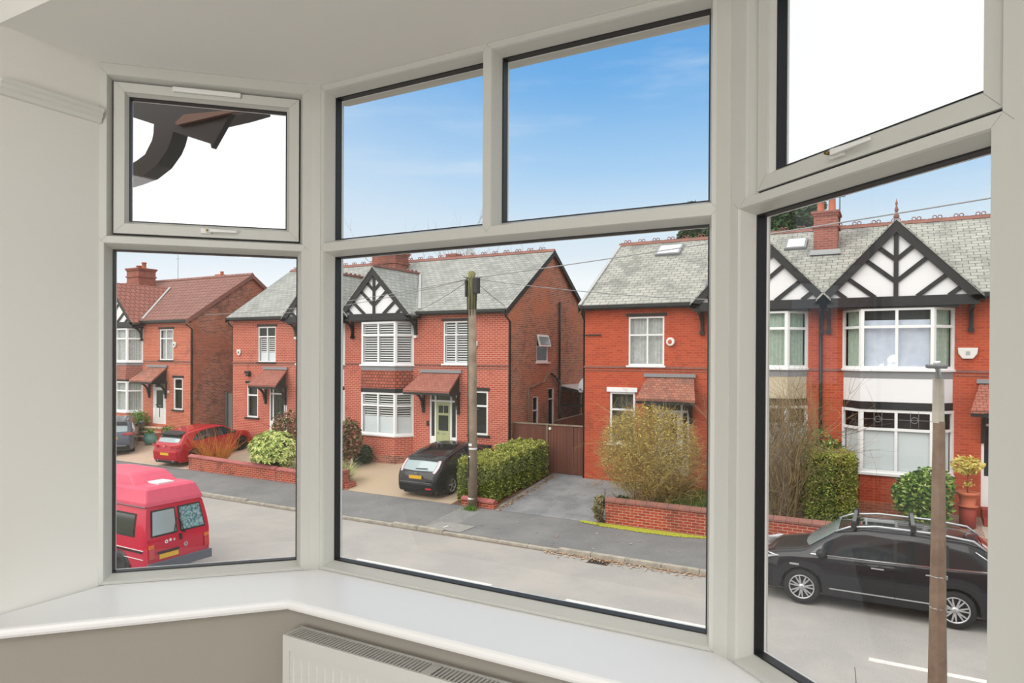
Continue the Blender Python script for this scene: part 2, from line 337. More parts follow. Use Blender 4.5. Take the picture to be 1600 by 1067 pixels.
def tag(o, label=None, cat=None, group=None, kind=None):
    if label: o['label'] = label
    if cat: o['category'] = cat
    if group: o['group'] = group
    if kind: o['kind'] = kind
    return o
def thing(name, label, cat, loc=(0, 0, 0), rz=0, group=None, rot=None):
    o = bpy.data.objects.new(name, None); COL.objects.link(o); o.location = loc; o.rotation_euler = rot or (0, 0, rz); o.empty_display_size = .1
    return tag(o, label, cat, group)
def struct(o, label=None): return tag(o, label, kind='structure')
def sempty(name, loc=(0, 0, 0), label=None):
    o = bpy.data.objects.new(name, None); COL.objects.link(o); o.location = loc; return struct(o, label)
def copytree(o, parent=None):
    c = o.copy(); COL.objects.link(c); c.parent = parent
    for ch in list(o.children): copytree(ch, c)
    return c
def gz(Y): return float(np.interp(Y, [9.86, 9.87, 16.14, 16.15, 18.8, 23, 24], [.1, 0, 0, .06, .2, .68, .70]))
def panel(mb, holes, u0, u1, z0, z1, P, depth):
    """wall sheet with rectangular holes and reveals; P(u,z,d) -> 3-D point, d = distance behind the face"""
    us = sorted({u0, u1, *[h[0] for h in holes], *[h[1] for h in holes]}); zs = sorted({z0, z1, *[h[2] for h in holes], *[h[3] for h in holes]})
    for a, b in zip(us, us[1:]):
        for c, d in zip(zs, zs[1:]):
            if any(h[0]-1e-6 <= a and b <= h[1]+1e-6 and h[2]-1e-6 <= c and d <= h[3]+1e-6 for h in holes): continue
            mb.quad(P(a, c, 0), P(b, c, 0), P(b, d, 0), P(a, d, 0))
    for a, b, c, d in holes:
        mb.quad(P(a, c, 0), P(a, d, 0), P(a, d, depth), P(a, c, depth)); mb.quad(P(b, c, 0), P(b, c, depth), P(b, d, depth), P(b, d, 0))
        mb.quad(P(a, c, 0), P(a, c, depth), P(b, c, depth), P(b, c, 0)); mb.quad(P(a, d, 0), P(b, d, 0), P(b, d, depth), P(a, d, depth))
# ============================================================ THE BAY WINDOW AND THE ROOM
GY = 1.95                                     # glazing plane of the middle light
FL = (-1.9118, GY, R(44.79)); FR = (-.3906, GY, R(42.28))
def facetM(s, z, n): return Vector((s, GY+n, z))
def facetL(s, z, n):
    a = FL[2]; return Vector((FL[0]-s*math.cos(a)-n*math.sin(a), GY-s*math.sin(a)+n*math.cos(a), z))
def facetR(s, z, n):
    a = FR[2]; return Vector((FR[0]+s*math.cos(a)+n*math.sin(a), GY-s*math.sin(a)+n*math.cos(a), z))
ZB, ZT, UB, UT = EYE-.7811, EYE+.3738, EYE+.4371, EYE+.9782
CEIL = 6.116; SILLZ = 4.292
def ring(mb, F, o, i, n0, n1, ch=.016):
    """mitred frame: outer rect o, opening i (s0,s1,z0,z1); face at n0 chamfers down to the opening at depth 0, back at n1"""
    def rc(r, n, g=0.): return [F(r[0]-g, r[2]-g, n), F(r[1]+g, r[2]-g, n), F(r[1]+g, r[3]+g, n), F(r[0]-g, r[3]+g, n)]
    L = [rc(o, n1), rc(o, n0), rc(i, n0, ch), rc(i, n0+.006, ch*.8), rc(i, 0.), rc(i, n1)]
    for A, B in zip(L, L[1:]+L[:1]):
        for k in range(4): mb.quad(A[k], A[(k+1) % 4], B[(k+1) % 4], B[k])
def glazed(F, i, parent, nm='window_pane'):
    """black edge seal and the pane itself inside opening i, plus the outer white frame lip"""
    g = MB()
    e = .001
    def rc(r, n, q=0.): return [F(r[0]+q, r[2]+q, n), F(r[1]-q, r[2]+q, n), F(r[1]-q, r[3]-q, n), F(r[0]+q, r[3]-q, n)]
    L = [rc(i, .001, .0), rc(i, .001, .004), rc(i, .030, .004), rc(i, .030, .0)]
    for A, B in zip(L, L[1:]):
        for k in range(4): g.quad(A[k], A[(k+1) % 4], B[(k+1) % 4], B[k])
    g.build('glazing_seal', 'gasket', parent)
    g = MB(); L = [rc(i, .031, -.004), rc(i, .031, .0045), rc(i, .036, .0045), rc(i, .036, -.004)]
    for A, B in zip(L, L[1:]):
        for k in range(4): g.quad(A[k], A[(k+1) % 4], B[(k+1) % 4], B[k])
    g.build('outer_bead', 'frame_white', parent)
    c = rc(i, .014, .002); MB().quad(*c).build(nm, 'window_glass', parent, fix=False)
def bars(mb, F, n0=-.045, n1=.045, **k): pass
def handle(F, s, z, parent, d=1, L=.105, b=-.020):
    hb = MB()
    P = lambda a, c, n: F(s+a, z+c, n)
    hb.hexa([P(-.016, -.010, b-.012), P(.020, -.010, b-.012), P(.020, -.010, b), P(-.016, -.010, b), P(-.016, .010, b-.012), P(.020, .010, b-.012), P(.020, .010, b), P(-.016, .010, b)])
    h = hb.build('window_handle', 'handle_white', parent, bevel=.003)
    l = MB(); l.hexa([P(0, -.006, b-.026), P(d*L, -.004, b-.024), P(d*L, -.004, b-.017), P(0, -.006, b-.012), P(0, .008, b-.026), P(d*L, .004, b-.024), P(d*L, .004, b-.017), P(0, .008, b-.012)])
    l.build('handle_lever', 'handle_white', h, bevel=.002)
    k = MB(); k.tube([P(-.004, 0, b-.012), P(-.004, 0, b-.034)], .004, 10); k.build('handle_lock', 'brass', h)
def mitres(F, r, n0, L, parent):
    """hairline welded joints running out from the corners of opening r"""
    m = MB(); t = .0006
    for s, sg in ((r[0], -1), (r[1], 1)):
        for z, zg in ((r[2], -1), (r[3], 1)):
            a = [F(s, z-t, n0-.0004), F(s, z+t, n0-.0004), F(s+sg*L, z+zg*L+t, n0-.0004), F(s+sg*L, z+zg*L-t, n0-.0004)]; m.quad(*a)
    m.build('weld_line', 'weld', parent, fix=False)
mat('weld', (150, 146, 136), .7)
# middle window
w2 = sempty('window_2', (-1.15, GY, ZB), 'middle window of the bay: two small top lights above one large pane')
fm = MB(); a, b, m1, m2 = -1.859, -.4534, -1.1896, -1.1272
out = (-1.905, -.405, SILLZ+.001, CEIL-.001)
zm = (ZT+UB)/2; mm = (m1+m2)/2
ring(fm, facetM, (out[0], out[1], out[2], zm), (a, b, ZB, ZT), -.045, .045)
ring(fm, facetM, (out[0], mm, zm, out[3]), (a, m1, UB, UT), -.045, .045)
ring(fm, facetM, (mm, out[1], zm, out[3]), (m2, b, UB, UT), -.045, .045)
fm.build('window_frame', 'upvc', w2)
for op in ((a, b, ZB, ZT), (a, m1, UB, UT), (m2, b, UB, UT)): mitres(facetM, (op[0]-.016, op[1]+.016, op[2]-.016, op[3]+.016), -.045, .018, w2)
for op in ((a, b, ZB, ZT), (a, m1, UB, UT), (m2, b, UB, UT)): glazed(facetM, op, w2)
# side windows
def sidewin(name, F, s0, s1, so, su, sa, label, hs, hd, smax):
    """sa = outer edge of the opening sash, su = its glass opening"""
    w = sempty(name, tuple(F((s0+s1)/2, ZB, 0)), label); f = MB(); g = .0025
    up = (sa[0]-g, sa[1]+g, sa[2]-g, sa[3]+g)
    ring(f, F, (so, smax, SILLZ+.001, zm), (s0, s1, ZB, ZT), -.045, .045)
    ring(f, F, (so, smax, zm, CEIL-.001), up, -.045, .045, .013)
    f.build('window_frame', 'upvc', w)
    mitres(F, (s0-.016, s1+.016, ZB-.016, ZT+.016), -.045, .018, w); mitres(F, (up[0]-.013, up[1]+.013, up[2]-.013, up[3]+.013), -.045, .02, w)
    sh = MB(); ring(sh, F, sa, su, -.020, .040, .010); sh.build('window_sash', 'upvc', w)
    mitres(F, (su[0]-.010, su[1]+.010, su[2]-.010, su[3]+.010), -.020, .03, w)
    e = MB(); ring(e, F, (up[0]-.001, up[1]+.001, up[2]-.001, up[3]+.001), (sa[0]+.0005, sa[1]-.0005, sa[2]+.0005, sa[3]-.0005), -.012, .02, .0); e.build('sash_seal', 'gasket', w)
    glazed(F, (s0, s1, ZB, ZT), w); glazed(F, su, w, 'sash_pane')
    handle(F, hs, su[2]-.024, w, hd)
    return w
w1 = sidewin('window_1', facetL, .0999, .7275, .035, (.1398, .6757, EYE+.4736, EYE+.9199), (.0955, .7200, EYE+.4285, EYE+.9620), 'left window of the bay with a small opening sash over a tall pane', .415, -1, .783)
w3 = sidewin('window_3', facetR, .10, .7446, .035, (.1734, .7176, EYE+.4725, EYE+.93), (.1290, .7640, EYE+.4270, EYE+.9700), 'right window of the bay with an opening sash and a large pane', .40, 1, .85)
tv = MB(); P = facetL
zt0, zt1 = EYE+.944, EYE+.962
tv.hexa([P(.30, zt0, -.034), P(.53, zt0, -.034), P(.53, zt0, -.020), P(.30, zt0, -.020), P(.30, zt1, -.033), P(.53, zt1, -.033), P(.53, zt1, -.020), P(.30, zt1, -.020)])
tv.build('trickle_vent', 'handle_white', w1, bevel=.003)
# corner posts (trims covering the coupled frames)
def post(name, F1, s1, F2, s2, lab):
    p = MB(); q = [F1(s1, 0, -.047), F1(s1, 0, .045), F2(s2, 0, .045), F2(s2, 0, -.047)]
    mid = (q[0]+q[3])/2; 
    z0, z1 = SILLZ, CEIL
    A = [Vector((v.x, v.y, z0)) for v in q]; p.prism(A, (0, 0, z1-z0))
    struct(p.build(name, 'upvc'), lab)
post('trim_1', facetM, -1.890, facetL, .050, 'white corner post between left and middle windows')
post('trim_2', facetR, .050, facetM, -.425, 'white corner post between middle and right windows')
# room shell -------------------------------------------------
XL, YO = -2.419, 1.075                        # left cheek of the bay, mouth of the bay
XR = .25
FLOOR = 3.6; RC = 6.42
def sheet(name, m, polys, thick, lab=None):
    mb = MB()
    for p in polys: mb.prism(p, thick)
    return struct(mb.build(name, m), lab)
# left cheek
sheet('wall_left', 'wall_paint', [[(XL, YO, SILLZ-.03), (XL, 1.40, SILLZ-.03), (XL, 1.40, CEIL), (XL, YO, CEIL)]], (-.24, 0, 0), 'plain left cheek of the bay')
sheet('wall_right', 'wall_paint', [[(XR, YO, FLOOR), (XR, 1.40, FLOOR), (XR, 1.40, CEIL), (XR, YO, CEIL)]], (.24, 0, 0))
sheet('ceiling', 'ceiling_paint', [[(XL-.25, YO, CEIL), (XR+.25, YO, CEIL), (XR+.25, 1.62, CEIL), (-.35, 2.12, CEIL), (-1.95, 2.12, CEIL), (XL-.25, 1.62, CEIL)]], (0, 0, .12), 'low ceiling of the bay')
# front wall of the room either side of and above the bay mouth
mb = MB()
mb.prism([(-4.2, YO, FLOOR), (XL-.004, YO, FLOOR), (XL-.004, YO, RC), (-4.2, YO, RC)], (0, .25, 0))
mb.prism([(XR+.004, YO, FLOOR), (2.6, YO, FLOOR), (2.6, YO, RC), (XR+.004, YO, RC)], (0, .25, 0))
mb.prism([(XL-.004, YO, CEIL+.12), (XR+.004, YO, CEIL+.12), (XR+.004, YO, RC), (XL-.004, YO, RC)], (0, .25, 0))
struct(mb.build('wall_front', 'wall_beige'))
sheet('wall_back', 'wall_paint', [[(-4.2, -4.0, FLOOR), (2.6, -4.0, FLOOR), (2.6, -4.0, RC), (-4.2, -4.0, RC)]], (0, -.1, 0))
sheet('wall_east', 'wall_paint', [[(2.6, -4.0, FLOOR), (2.6, YO, FLOOR), (2.6, YO, RC), (2.6, -4.0, RC)]], (.1, 0, 0))
sheet('wall_west', 'wall_paint', [[(-4.2, -4.0, FLOOR), (-4.2, YO, FLOOR), (-4.2, YO, RC), (-4.2, -4.0, RC)]], (-.1, 0, 0))
sheet('ceiling_room', 'ceiling_paint', [[(-4.2, -4.0, RC), (2.6, -4.0, RC), (2.6, YO+.25, RC), (-4.2, YO+.25, RC)]], (0, 0, .1))
sheet('floor', 'carpet', [[(-4.2, -4.0, FLOOR), (2.6, -4.0, FLOOR), (2.6, 1.25, FLOOR), (.2, 2.1, FLOOR), (-2.0, 2.1, FLOOR), (-4.2, 1.25, FLOOR)]], (0, 0, -.1))
fill_bars = sempty('fill_light_bars', (-.35, -3.9, 4.5), 'added frame bars in front of the back fill light'); mb = MB()  # added bars so the back fill light reflects like a window
for x in (-1.05, -.385, .28): mb.box(x, x+.07, -3.89, -3.84, 3.62, 5.38)
for z in (3.62, 4.75, 5.31): mb.box(-1.04, .34, -3.885, -3.845, z, z+.07)
mb.build('window_frame', 'upvc', fill_bars)
# apron walls under the sill: left facet, middle, right
def under(off): # polyline of the room-side face under the sill at overhang off
    return off
K1 = (-1.72, 1.685); K0 = (XL-.01, 1.685-(K1[0]-XL+.01)*1.02); K2 = (-.50, 1.685); K3 = (XR+.01, 1.685-(XR+.51)*.93)
pol = [K0, K1, K2, K3]; outp = [(XL-.25, K0[1]+.2), (-1.86, 1.99), (-.42, 1.99), (XR+.24, K3[1]+.2)]
mb = MB()
for i in range(3):
    p = [pol[i], pol[i+1], outp[i+1], outp[i]]
    mb.prism([(x, y, FLOOR) for x, y in p], (0, 0, SILLZ-.032-FLOOR))
struct(mb.build('wall_window', 'wall_beige'), 'beige wall below the window sill')
# window board
E1 = (-1.737, 1.605); E0 = (-2.30, 1.0); E2 = (-.46, 1.605); E3 = (.19, 1.0)
top = [(XL-.03, 1.0), E0, E1, E2, E3, (XR+.03, 1.0), (XR+.03, YO), (XR, YO), (XR, 1.41), (-.36, 1.995), (-1.93, 1.995), (XL, 1.41), (XL, YO), (XL-.03, YO)]
mb = MB(); mb.prism([(x, y, SILLZ-.032) for x, y in top], (0, 0, .032))
sl = mb.build('windowsill', 'sill_gloss', bevel=.012); struct(sl, 'glossy white window board running round the bay')
# picture rail along the left cheek
pr = MB(); y0, y1 = YO-.002, 1.385
prof = [(0, 5.900), (.012, 5.902), (.014, 5.915), (.022, 5.922), (.022, 5.932), (.030, 5.938), (.030, 5.948), (0, 5.950)]
pr.prism([(XL+a, y0, z) for a, z in prof], (0, y1-y0, 0)); struct(pr.build('trim_3', 'gloss_trim'), 'moulded white picture rail on the left wall')
# radiator ---------------------------------------------------
rt, rf, rb, rx0, rx1, rz0 = 4.192, 1.580, 1.662, -1.725, -.55, 3.66
rad = thing('radiator', 'white panel radiator with a slotted top grille below the window sill', 'radiator', ((rx0+rx1)/2, (rf+rb)/2, rz0))
mb = MB()
def rfront(u, v):
    x = rx0+.03+u*(rx1-rx0-.06); z = rz0+.03+v*(rt-.045-rz0-.03); ph = (x-rx0)/.034
    k = max(0, math.sin(ph*2*math.pi)); e = min(1, min(v, 1-v)*12); return (x, rf+.004-.005*k*e, z)
mb.grid(rfront, 280, 14)
mb.build('front_panel', 'radiator_white', rad, fix=False)
mb = MB(); mb.box(rx0, rx1, rf+.002, rf+.006, rz0, rt-.002); mb.box(rx0, rx1, rf-.002, rf+.002, rz0, rz0+.03); mb.box(rx0, rx1, rf-.002, rf+.002, rt-.045, rt-.004); mb.box(rx0, rx0+.03, rf-.002, rf+.002, rz0+.03, rt-.045)
mb.box(rx0, rx1, rb-.004, rb, rz0, rt-.002); mb.box(rx0, rx0+.004, rf, rb, rz0, rt-.002); mb.box(rx1-.004, rx1, rf, rb, rz0, rt-.002)
mb.build('casing', 'radiator_white', rad, fix=False)
mb = MB(); mb.box(rx0+.006, rx1-.006, rf+.008, rb-.008, rt-.09, rt-.085); mb.build('convector_fin', 'radiator_dark', rad)
mb = MB()
mb.box(rx0, rx1, rf-.001, rf+.007, rt-.004, rt); mb.box(rx0, rx1, rb-.007, rb+.001, rt-.004, rt)
mb.box(rx0, rx0+.012, rf, rb, rt-.004, rt+.001); mb.box(rx1-.012, rx1, rf, rb, rt-.004, rt+.001)
for c in (rx0+.56, rx0+.34*3.2): mb.box(c-.014, c+.014, rf, rb, rt-.004, rt+.0005)
x = rx0+.018
while x < rx1-.015: mb.box(x, x+.0062, rf+.004, rb-.004, rt-.003, rt-.0005); x += .0135
mb.build('top_grille', 'radiator_white', rad)
mb = MB()
for xx in (rx0+.15, rx1-.15): mb.box(xx-.015, xx+.015, rb, 1.685, rz0+.1, rt-.12)
mb.build('wall_bracket', 'radiator_white', rad, split=True)
mb = MB()
for xx in (rx0+.03, rx1-.03): mb.tube([(xx, (rf+rb)/2, rz0), (xx, (rf+rb)/2, FLOOR)], .008, 10)
mb.build('pipe', 'radiator_white', rad, split=True)
# our own gable eave and bracket seen through the top-left sash
def own(x, y):  # helper: the eave sits in the plane 0.45 m outside the left window
    return x
ev = thing('eave', 'black boarded eave of this house above the left window', 'eave', (-3.4, 2.4, 6.35))
Y0 = 2.4
def cut(pts, y, d, name, m, par):
    mb = MB(); mb.prism([(x, y, z) for x, z in pts], (0, d, 0)); return mb.build(name, m, par)
cut([(-4.1, 6.95), (-2.827, 6.70), (-2.836, 6.337), (-2.98, 6.332), (-3.328, 6.334), (-3.453, 6.325), (-3.629, 6.39), (-4.1, 6.56)], Y0, .10, 'soffit', 'eave_black', ev)
cut([(-3.382, 6.350), (-2.98, 6.338), (-3.129, 6.183), (-3.136, 6.206), (-3.481, 6.33)], Y0-.03, .03, 'bargeboard_end', 'eave_black', ev)
cut([(-3.328, 6.385), (-2.88, 6.338), (-2.86, 6.332), (-3.382, 6.338), (-3.404, 6.353)], Y0-.05, .02, 'fascia', mat('fascia_brown', (120, 96, 84), .7), ev)
br = thing('eave_bracket', 'curved black timber bracket under the eave outside the left window', 'bracket', (-3.7, 2.4, 6.2))
ous = [(-3.453, 6.335), (-3.481, 6.273), (-3.514, 6.227), (-3.602, 6.16), (-3.73, 6.114), (-3.873, 6.098), (-3.98, 6.092), (-4.35, 6.09)]
ins = [(-3.63, 6.395), (-3.635, 6.339), (-3.648, 6.302), (-3.712, 6.232), (-3.794, 6.206), (-3.873, 6.19), (-3.98, 6.18), (-4.35, 6.18)]
mb = MB()
for i in range(7): mb.prism([(ins[i][0], Y0-.02, ins[i][1]), (ins[i+1][0], Y0-.02, ins[i+1][1]), (ous[i+1][0], Y0-.02, ous[i+1][1]), (ous[i][0], Y0-.02, ous[i][1])], (0, .09, 0))
mb.build('curved_brace', 'eave_black', br)
mb = MB(); mb.box(-4.45, -4.30, Y0-.03, Y0+.12, 5.6, 6.9); mb.build('wall_post', 'black_timber', br)
# outside skin of our bay below the windows and the wall beyond (so the bay is solid from outside)
mb = MB(); o2 = [(XL-.3, 1.33), (-1.93, 2.02), (-.36, 2.02), (XR+.3, 1.2)]
for i in range(3):
    p = [o2[i], o2[i+1], (o2[i+1][0], o2[i+1][1]+.04), (o2[i][0], o2[i][1]+.04)]
    mb.prism([(x, y, .2) for x, y in p], (0, 0, SILLZ-.10-.2))
for x0, x1 in ((-8.0, XL-.32), (XR+.32, 6.0)): mb.box(x0, x1, YO+.28, YO+.40, .0, 6.9)
mb.box(XL-.32, XR+.32, YO+.29, YO+.40, 6.24, 6.9)
struct(mb.build('wall_outside', 'brick_red'))
mb = MB(); mb.prism([(-8.2, .9, 6.75), (6.2, .9, 6.75), (6.2, -3.4, 9.6), (-8.2, -3.4, 9.6)], (0, 0, .08)); struct(mb.build('roof_outside', 'slate'))
# ============================================================ GROUND
def strip(name, m, pts, lab=None, thick=.0, kind='structure'):
    mb = MB(); mb.add(pts, [tuple(range(len(pts)))]); o = mb.build(name, m, fix=False); o['kind'] = kind
    if lab: o['label'] = lab
    return o
def slab(name, m, x0, x1, ys, dz=0., lab=None, nx=1):
    mb = MB(); vs = []; fs = []
    for i, y in enumerate(ys):
        for j in range(nx+1): vs.append((x0+(x1-x0)*j/nx, y, gz(y)+dz))
    for i in range(len(ys)-1):
        for j in range(nx): a = i*(nx+1)+j; fs.append((a, a+1, a+nx+2, a+nx+1))
    mb.add(vs, fs); o = mb.build(name, m, fix=False); o['kind'] = 'structure'
    if lab: o['label'] = lab
    return o
slab('road', 'asphalt', -70, 30, [9.88, 16.14], 0, 'grey asphalt road')
slab('pavement', 'pavement', -70, 30, [16.28, 18.8], 0.0, 'far pavement')
slab('pavement_near', 'pavement', -70, 30, [4.0, 9.75], 0.0)
def flat(name, m, x0, x1, y0, y1, z, lab=None):
    mb = MB(); mb.quad((x0, y0, z), (x1, y0, z), (x1, y1, z), (x0, y1, z)); o = mb.build(name, m, fix=False); o['kind'] = 'structure'
    if lab: o['label'] = lab
flat('ground', 'lawn', -150, 120, -60, 200, -.06)
flat('back_garden', 'lawn', -70, 40, 23.9, 60, .68)
GX = [18.8, 19.8, 20.8, 21.8, 23.0, 24.2]
slab('driveway_left', 'paving', -60, -26.25, GX, .004, 'pinkish block paved forecourt')
slab('gravel_bed', 'gravel', -26.25, -19.9, GX, .004, 'pale gravel front garden behind the long wall')
slab('driveway_resin', 'resin_drive', -19.9, -12.75, GX, .004, 'tan gravel drive under the black hatchback')
slab('hedge_bed', 'soil', -12.75, -11.15, GX, .004)
slab('driveway_asphalt', 'asphalt_drive', -11.15, -7.45, GX+[31], .004, 'dark asphalt drive up to the wooden gates')
slab('flower_bed', 'soil', -7.45, -2.4, GX, .004)
slab('gravel_garden', 'gravel_pink', -2.4, 2.1, GX, .006, 'pinkish gravel garden behind the dark estate car')
slab('garden_path', 'stone', 2.1, 4.2, GX, .006); slab('gravel_garden_east', 'gravel_pink', 4.2, 14, GX, .006)
# pale patched strip across the pavement to the pole, and the path edging line
mb = MB(); mb.quad((-12.1, 16.29, gz(16.29)+.003), (-11.2, 16.29, gz(16.29)+.003), (-11.4, 18.79, gz(18.79)+.003), (-12.2, 18.79, gz(18.79)+.003)); mb.build('pavement_patch', 'patch_tarmac')['kind'] = 'structure'
# kerbs: individual kerbstones, dropped at the drives
def kerbz(x):
    for a, b in ((-60, -25.9), (-19.3, -12.9), (-10.9, -7.7)):
        if a < x < b: return .065
    return .115
mb = MB(); x = -29.5
while x < 4: mb.box(x, x+.905, 16.14, 16.28, -.05, kerbz(x+.45)); x += .913
kb = mb.build('kerb_far', 'kerb', bevel=.012); struct(kb, 'pale kerbstones along the far pavement, dropped at the drives')
mb = MB(); mb.box(-70, -29.5, 16.14, 16.28, -.05, .065); mb.box(4, 30, 16.14, 16.28, -.05, .1); mb.build('kerb_far_run', 'kerb')['kind'] = 'structure'
mb = MB(); mb.box(-70, 30, 9.74, 9.88, -.05, .1); mb.build('kerb_near', 'kerb')['kind'] = 'structure'
# centre line dashes: 4 m marks, 2 m gaps
for i, (x0, x1) in enumerate(((-29.6, -25.6), (-23.6, -19.6), (-11.70, -7.78), (-5.96, -2.1), (-.33, 3.7), (5.7, 9.7))):
    mb = MB(); mb.box(x0, x1, 12.99, 13.13, .0, .006); o = mb.build('road_marking', 'line_paint')
    tag(o, ['white centre line dash hidden behind the far left of the street', 'white centre line dash at the far left', 'white centre line dash above the left sill of the middle window',
            'white centre line dash at the lower right of the middle window', 'white centre line dash below the dark estate car, crossing behind the lamp post', 'white centre line dash off to the right'][i], 'road marking', 'centre line dashes')
flat('gutter_shade_strip', 'gutter_shade', -60, 20, 16.04, 16.14, .004, 'dark strip of painted shade along the far kerb')  # shade at the kerb foot, painted as a brown-grey strip
flat('drive_edging', 'edging', -60, -26.25, 18.68, 18.80, .212, 'pale edging where the paved forecourt meets the pavement')
# drain
dr = thing('drain_grate', 'rusty iron drain grate in the gutter with leaves round it', 'drain', (-6.35, 15.92, 0))
mb = MB(); mb.box(-6.62, -6.08, 15.72, 16.12, .001, .004); mb.build('drain_pit', 'drain_hole', dr)
mb = MB()
for i in range(8): x = -6.61+i*.072; mb.box(x, x+.03, 15.72, 16.12, .003, .012)
mb.box(-6.63, -6.07, 15.70, 15.73, .003, .012); mb.box(-6.63, -6.07, 16.11, 16.13, .003, .012); mb.build('grate_bars', 'drain_iron', dr)
mh = thing('manhole_cover', 'pale concrete utility cover set in the far pavement', 'manhole cover', (-11.3, 16.65, .12))
mb = MB(); A = [(-12.0, 16.30), (-10.75, 16.30), (-10.65, 16.98), (-11.85, 16.98)]
mb.prism([(x, y, gz(y)+.006) for x, y in A], (0, 0, .006)); mb.build('cover_frame', 'manhole', mh)
mb = MB(); mb.box(-11.45, -11.40, 16.45, 16.8, gz(16.6)+.013, gz(16.6)+.018); mb.build('key_slot', 'white_plastic', mh)
# moss strip
mb = MB(); n = 90
for i in range(n):
    x0 = -8.1+i*(3.9/n); x1 = x0+3.9/n; w0 = .26*math.sin(math.pi*min(1, (i+.5)/n*1.02))**.5+random.random()*.10
    mb.quad((x0, 18.80-w0, gz(18.8-w0)+.012), (x1, 18.80-w0, gz(18.8-w0)+.012), (x1, 18.80, gz(18.8)+.03), (x0, 18.80, gz(18.8)+.03))
o = mb.build('moss', 'moss'); tag(o, 'bright yellow green moss along the foot of the garden wall', 'moss', kind='stuff')
# leaf litter
def scatter(name, m, n, fn, s, lab, cat):
    mb = MB()
    for i in range(n):
        x, y = fn(); z = gz(y)+.012+random.random()*.01; a = random.random()*6.28; q = s*(.6+.8*random.random())
        mb.quad(*[(x+q*math.cos(a+k*1.571)*(1 if k % 2 else .6), y+q*math.sin(a+k*1.571)*(1 if k % 2 else .6), z+random.random()*.012) for k in range(4)])
    return tag(mb.build(name, m, fix=False), lab, cat, kind='stuff')
scatter('leaf_litter', 'litter', 420, lambda: (random.uniform(-7.9, -3.0), 16.12-abs(random.gauss(0, .16))), .035, 'fallen brown leaves in the gutter beside the drain', 'leaves')
scatter('leaf_litter', 'litter', 260, lambda: (-11.02+abs(random.gauss(0, .12)), random.uniform(18.7, 23)), .045, 'fallen leaves along the foot of the hedge', 'leaves')
scatter('leaf_litter', 'litter', 70, lambda: (random.uniform(-24, -2), random.uniform(16.3, 18.7)), .035, 'pale leaves scattered over the far pavement', 'leaves')

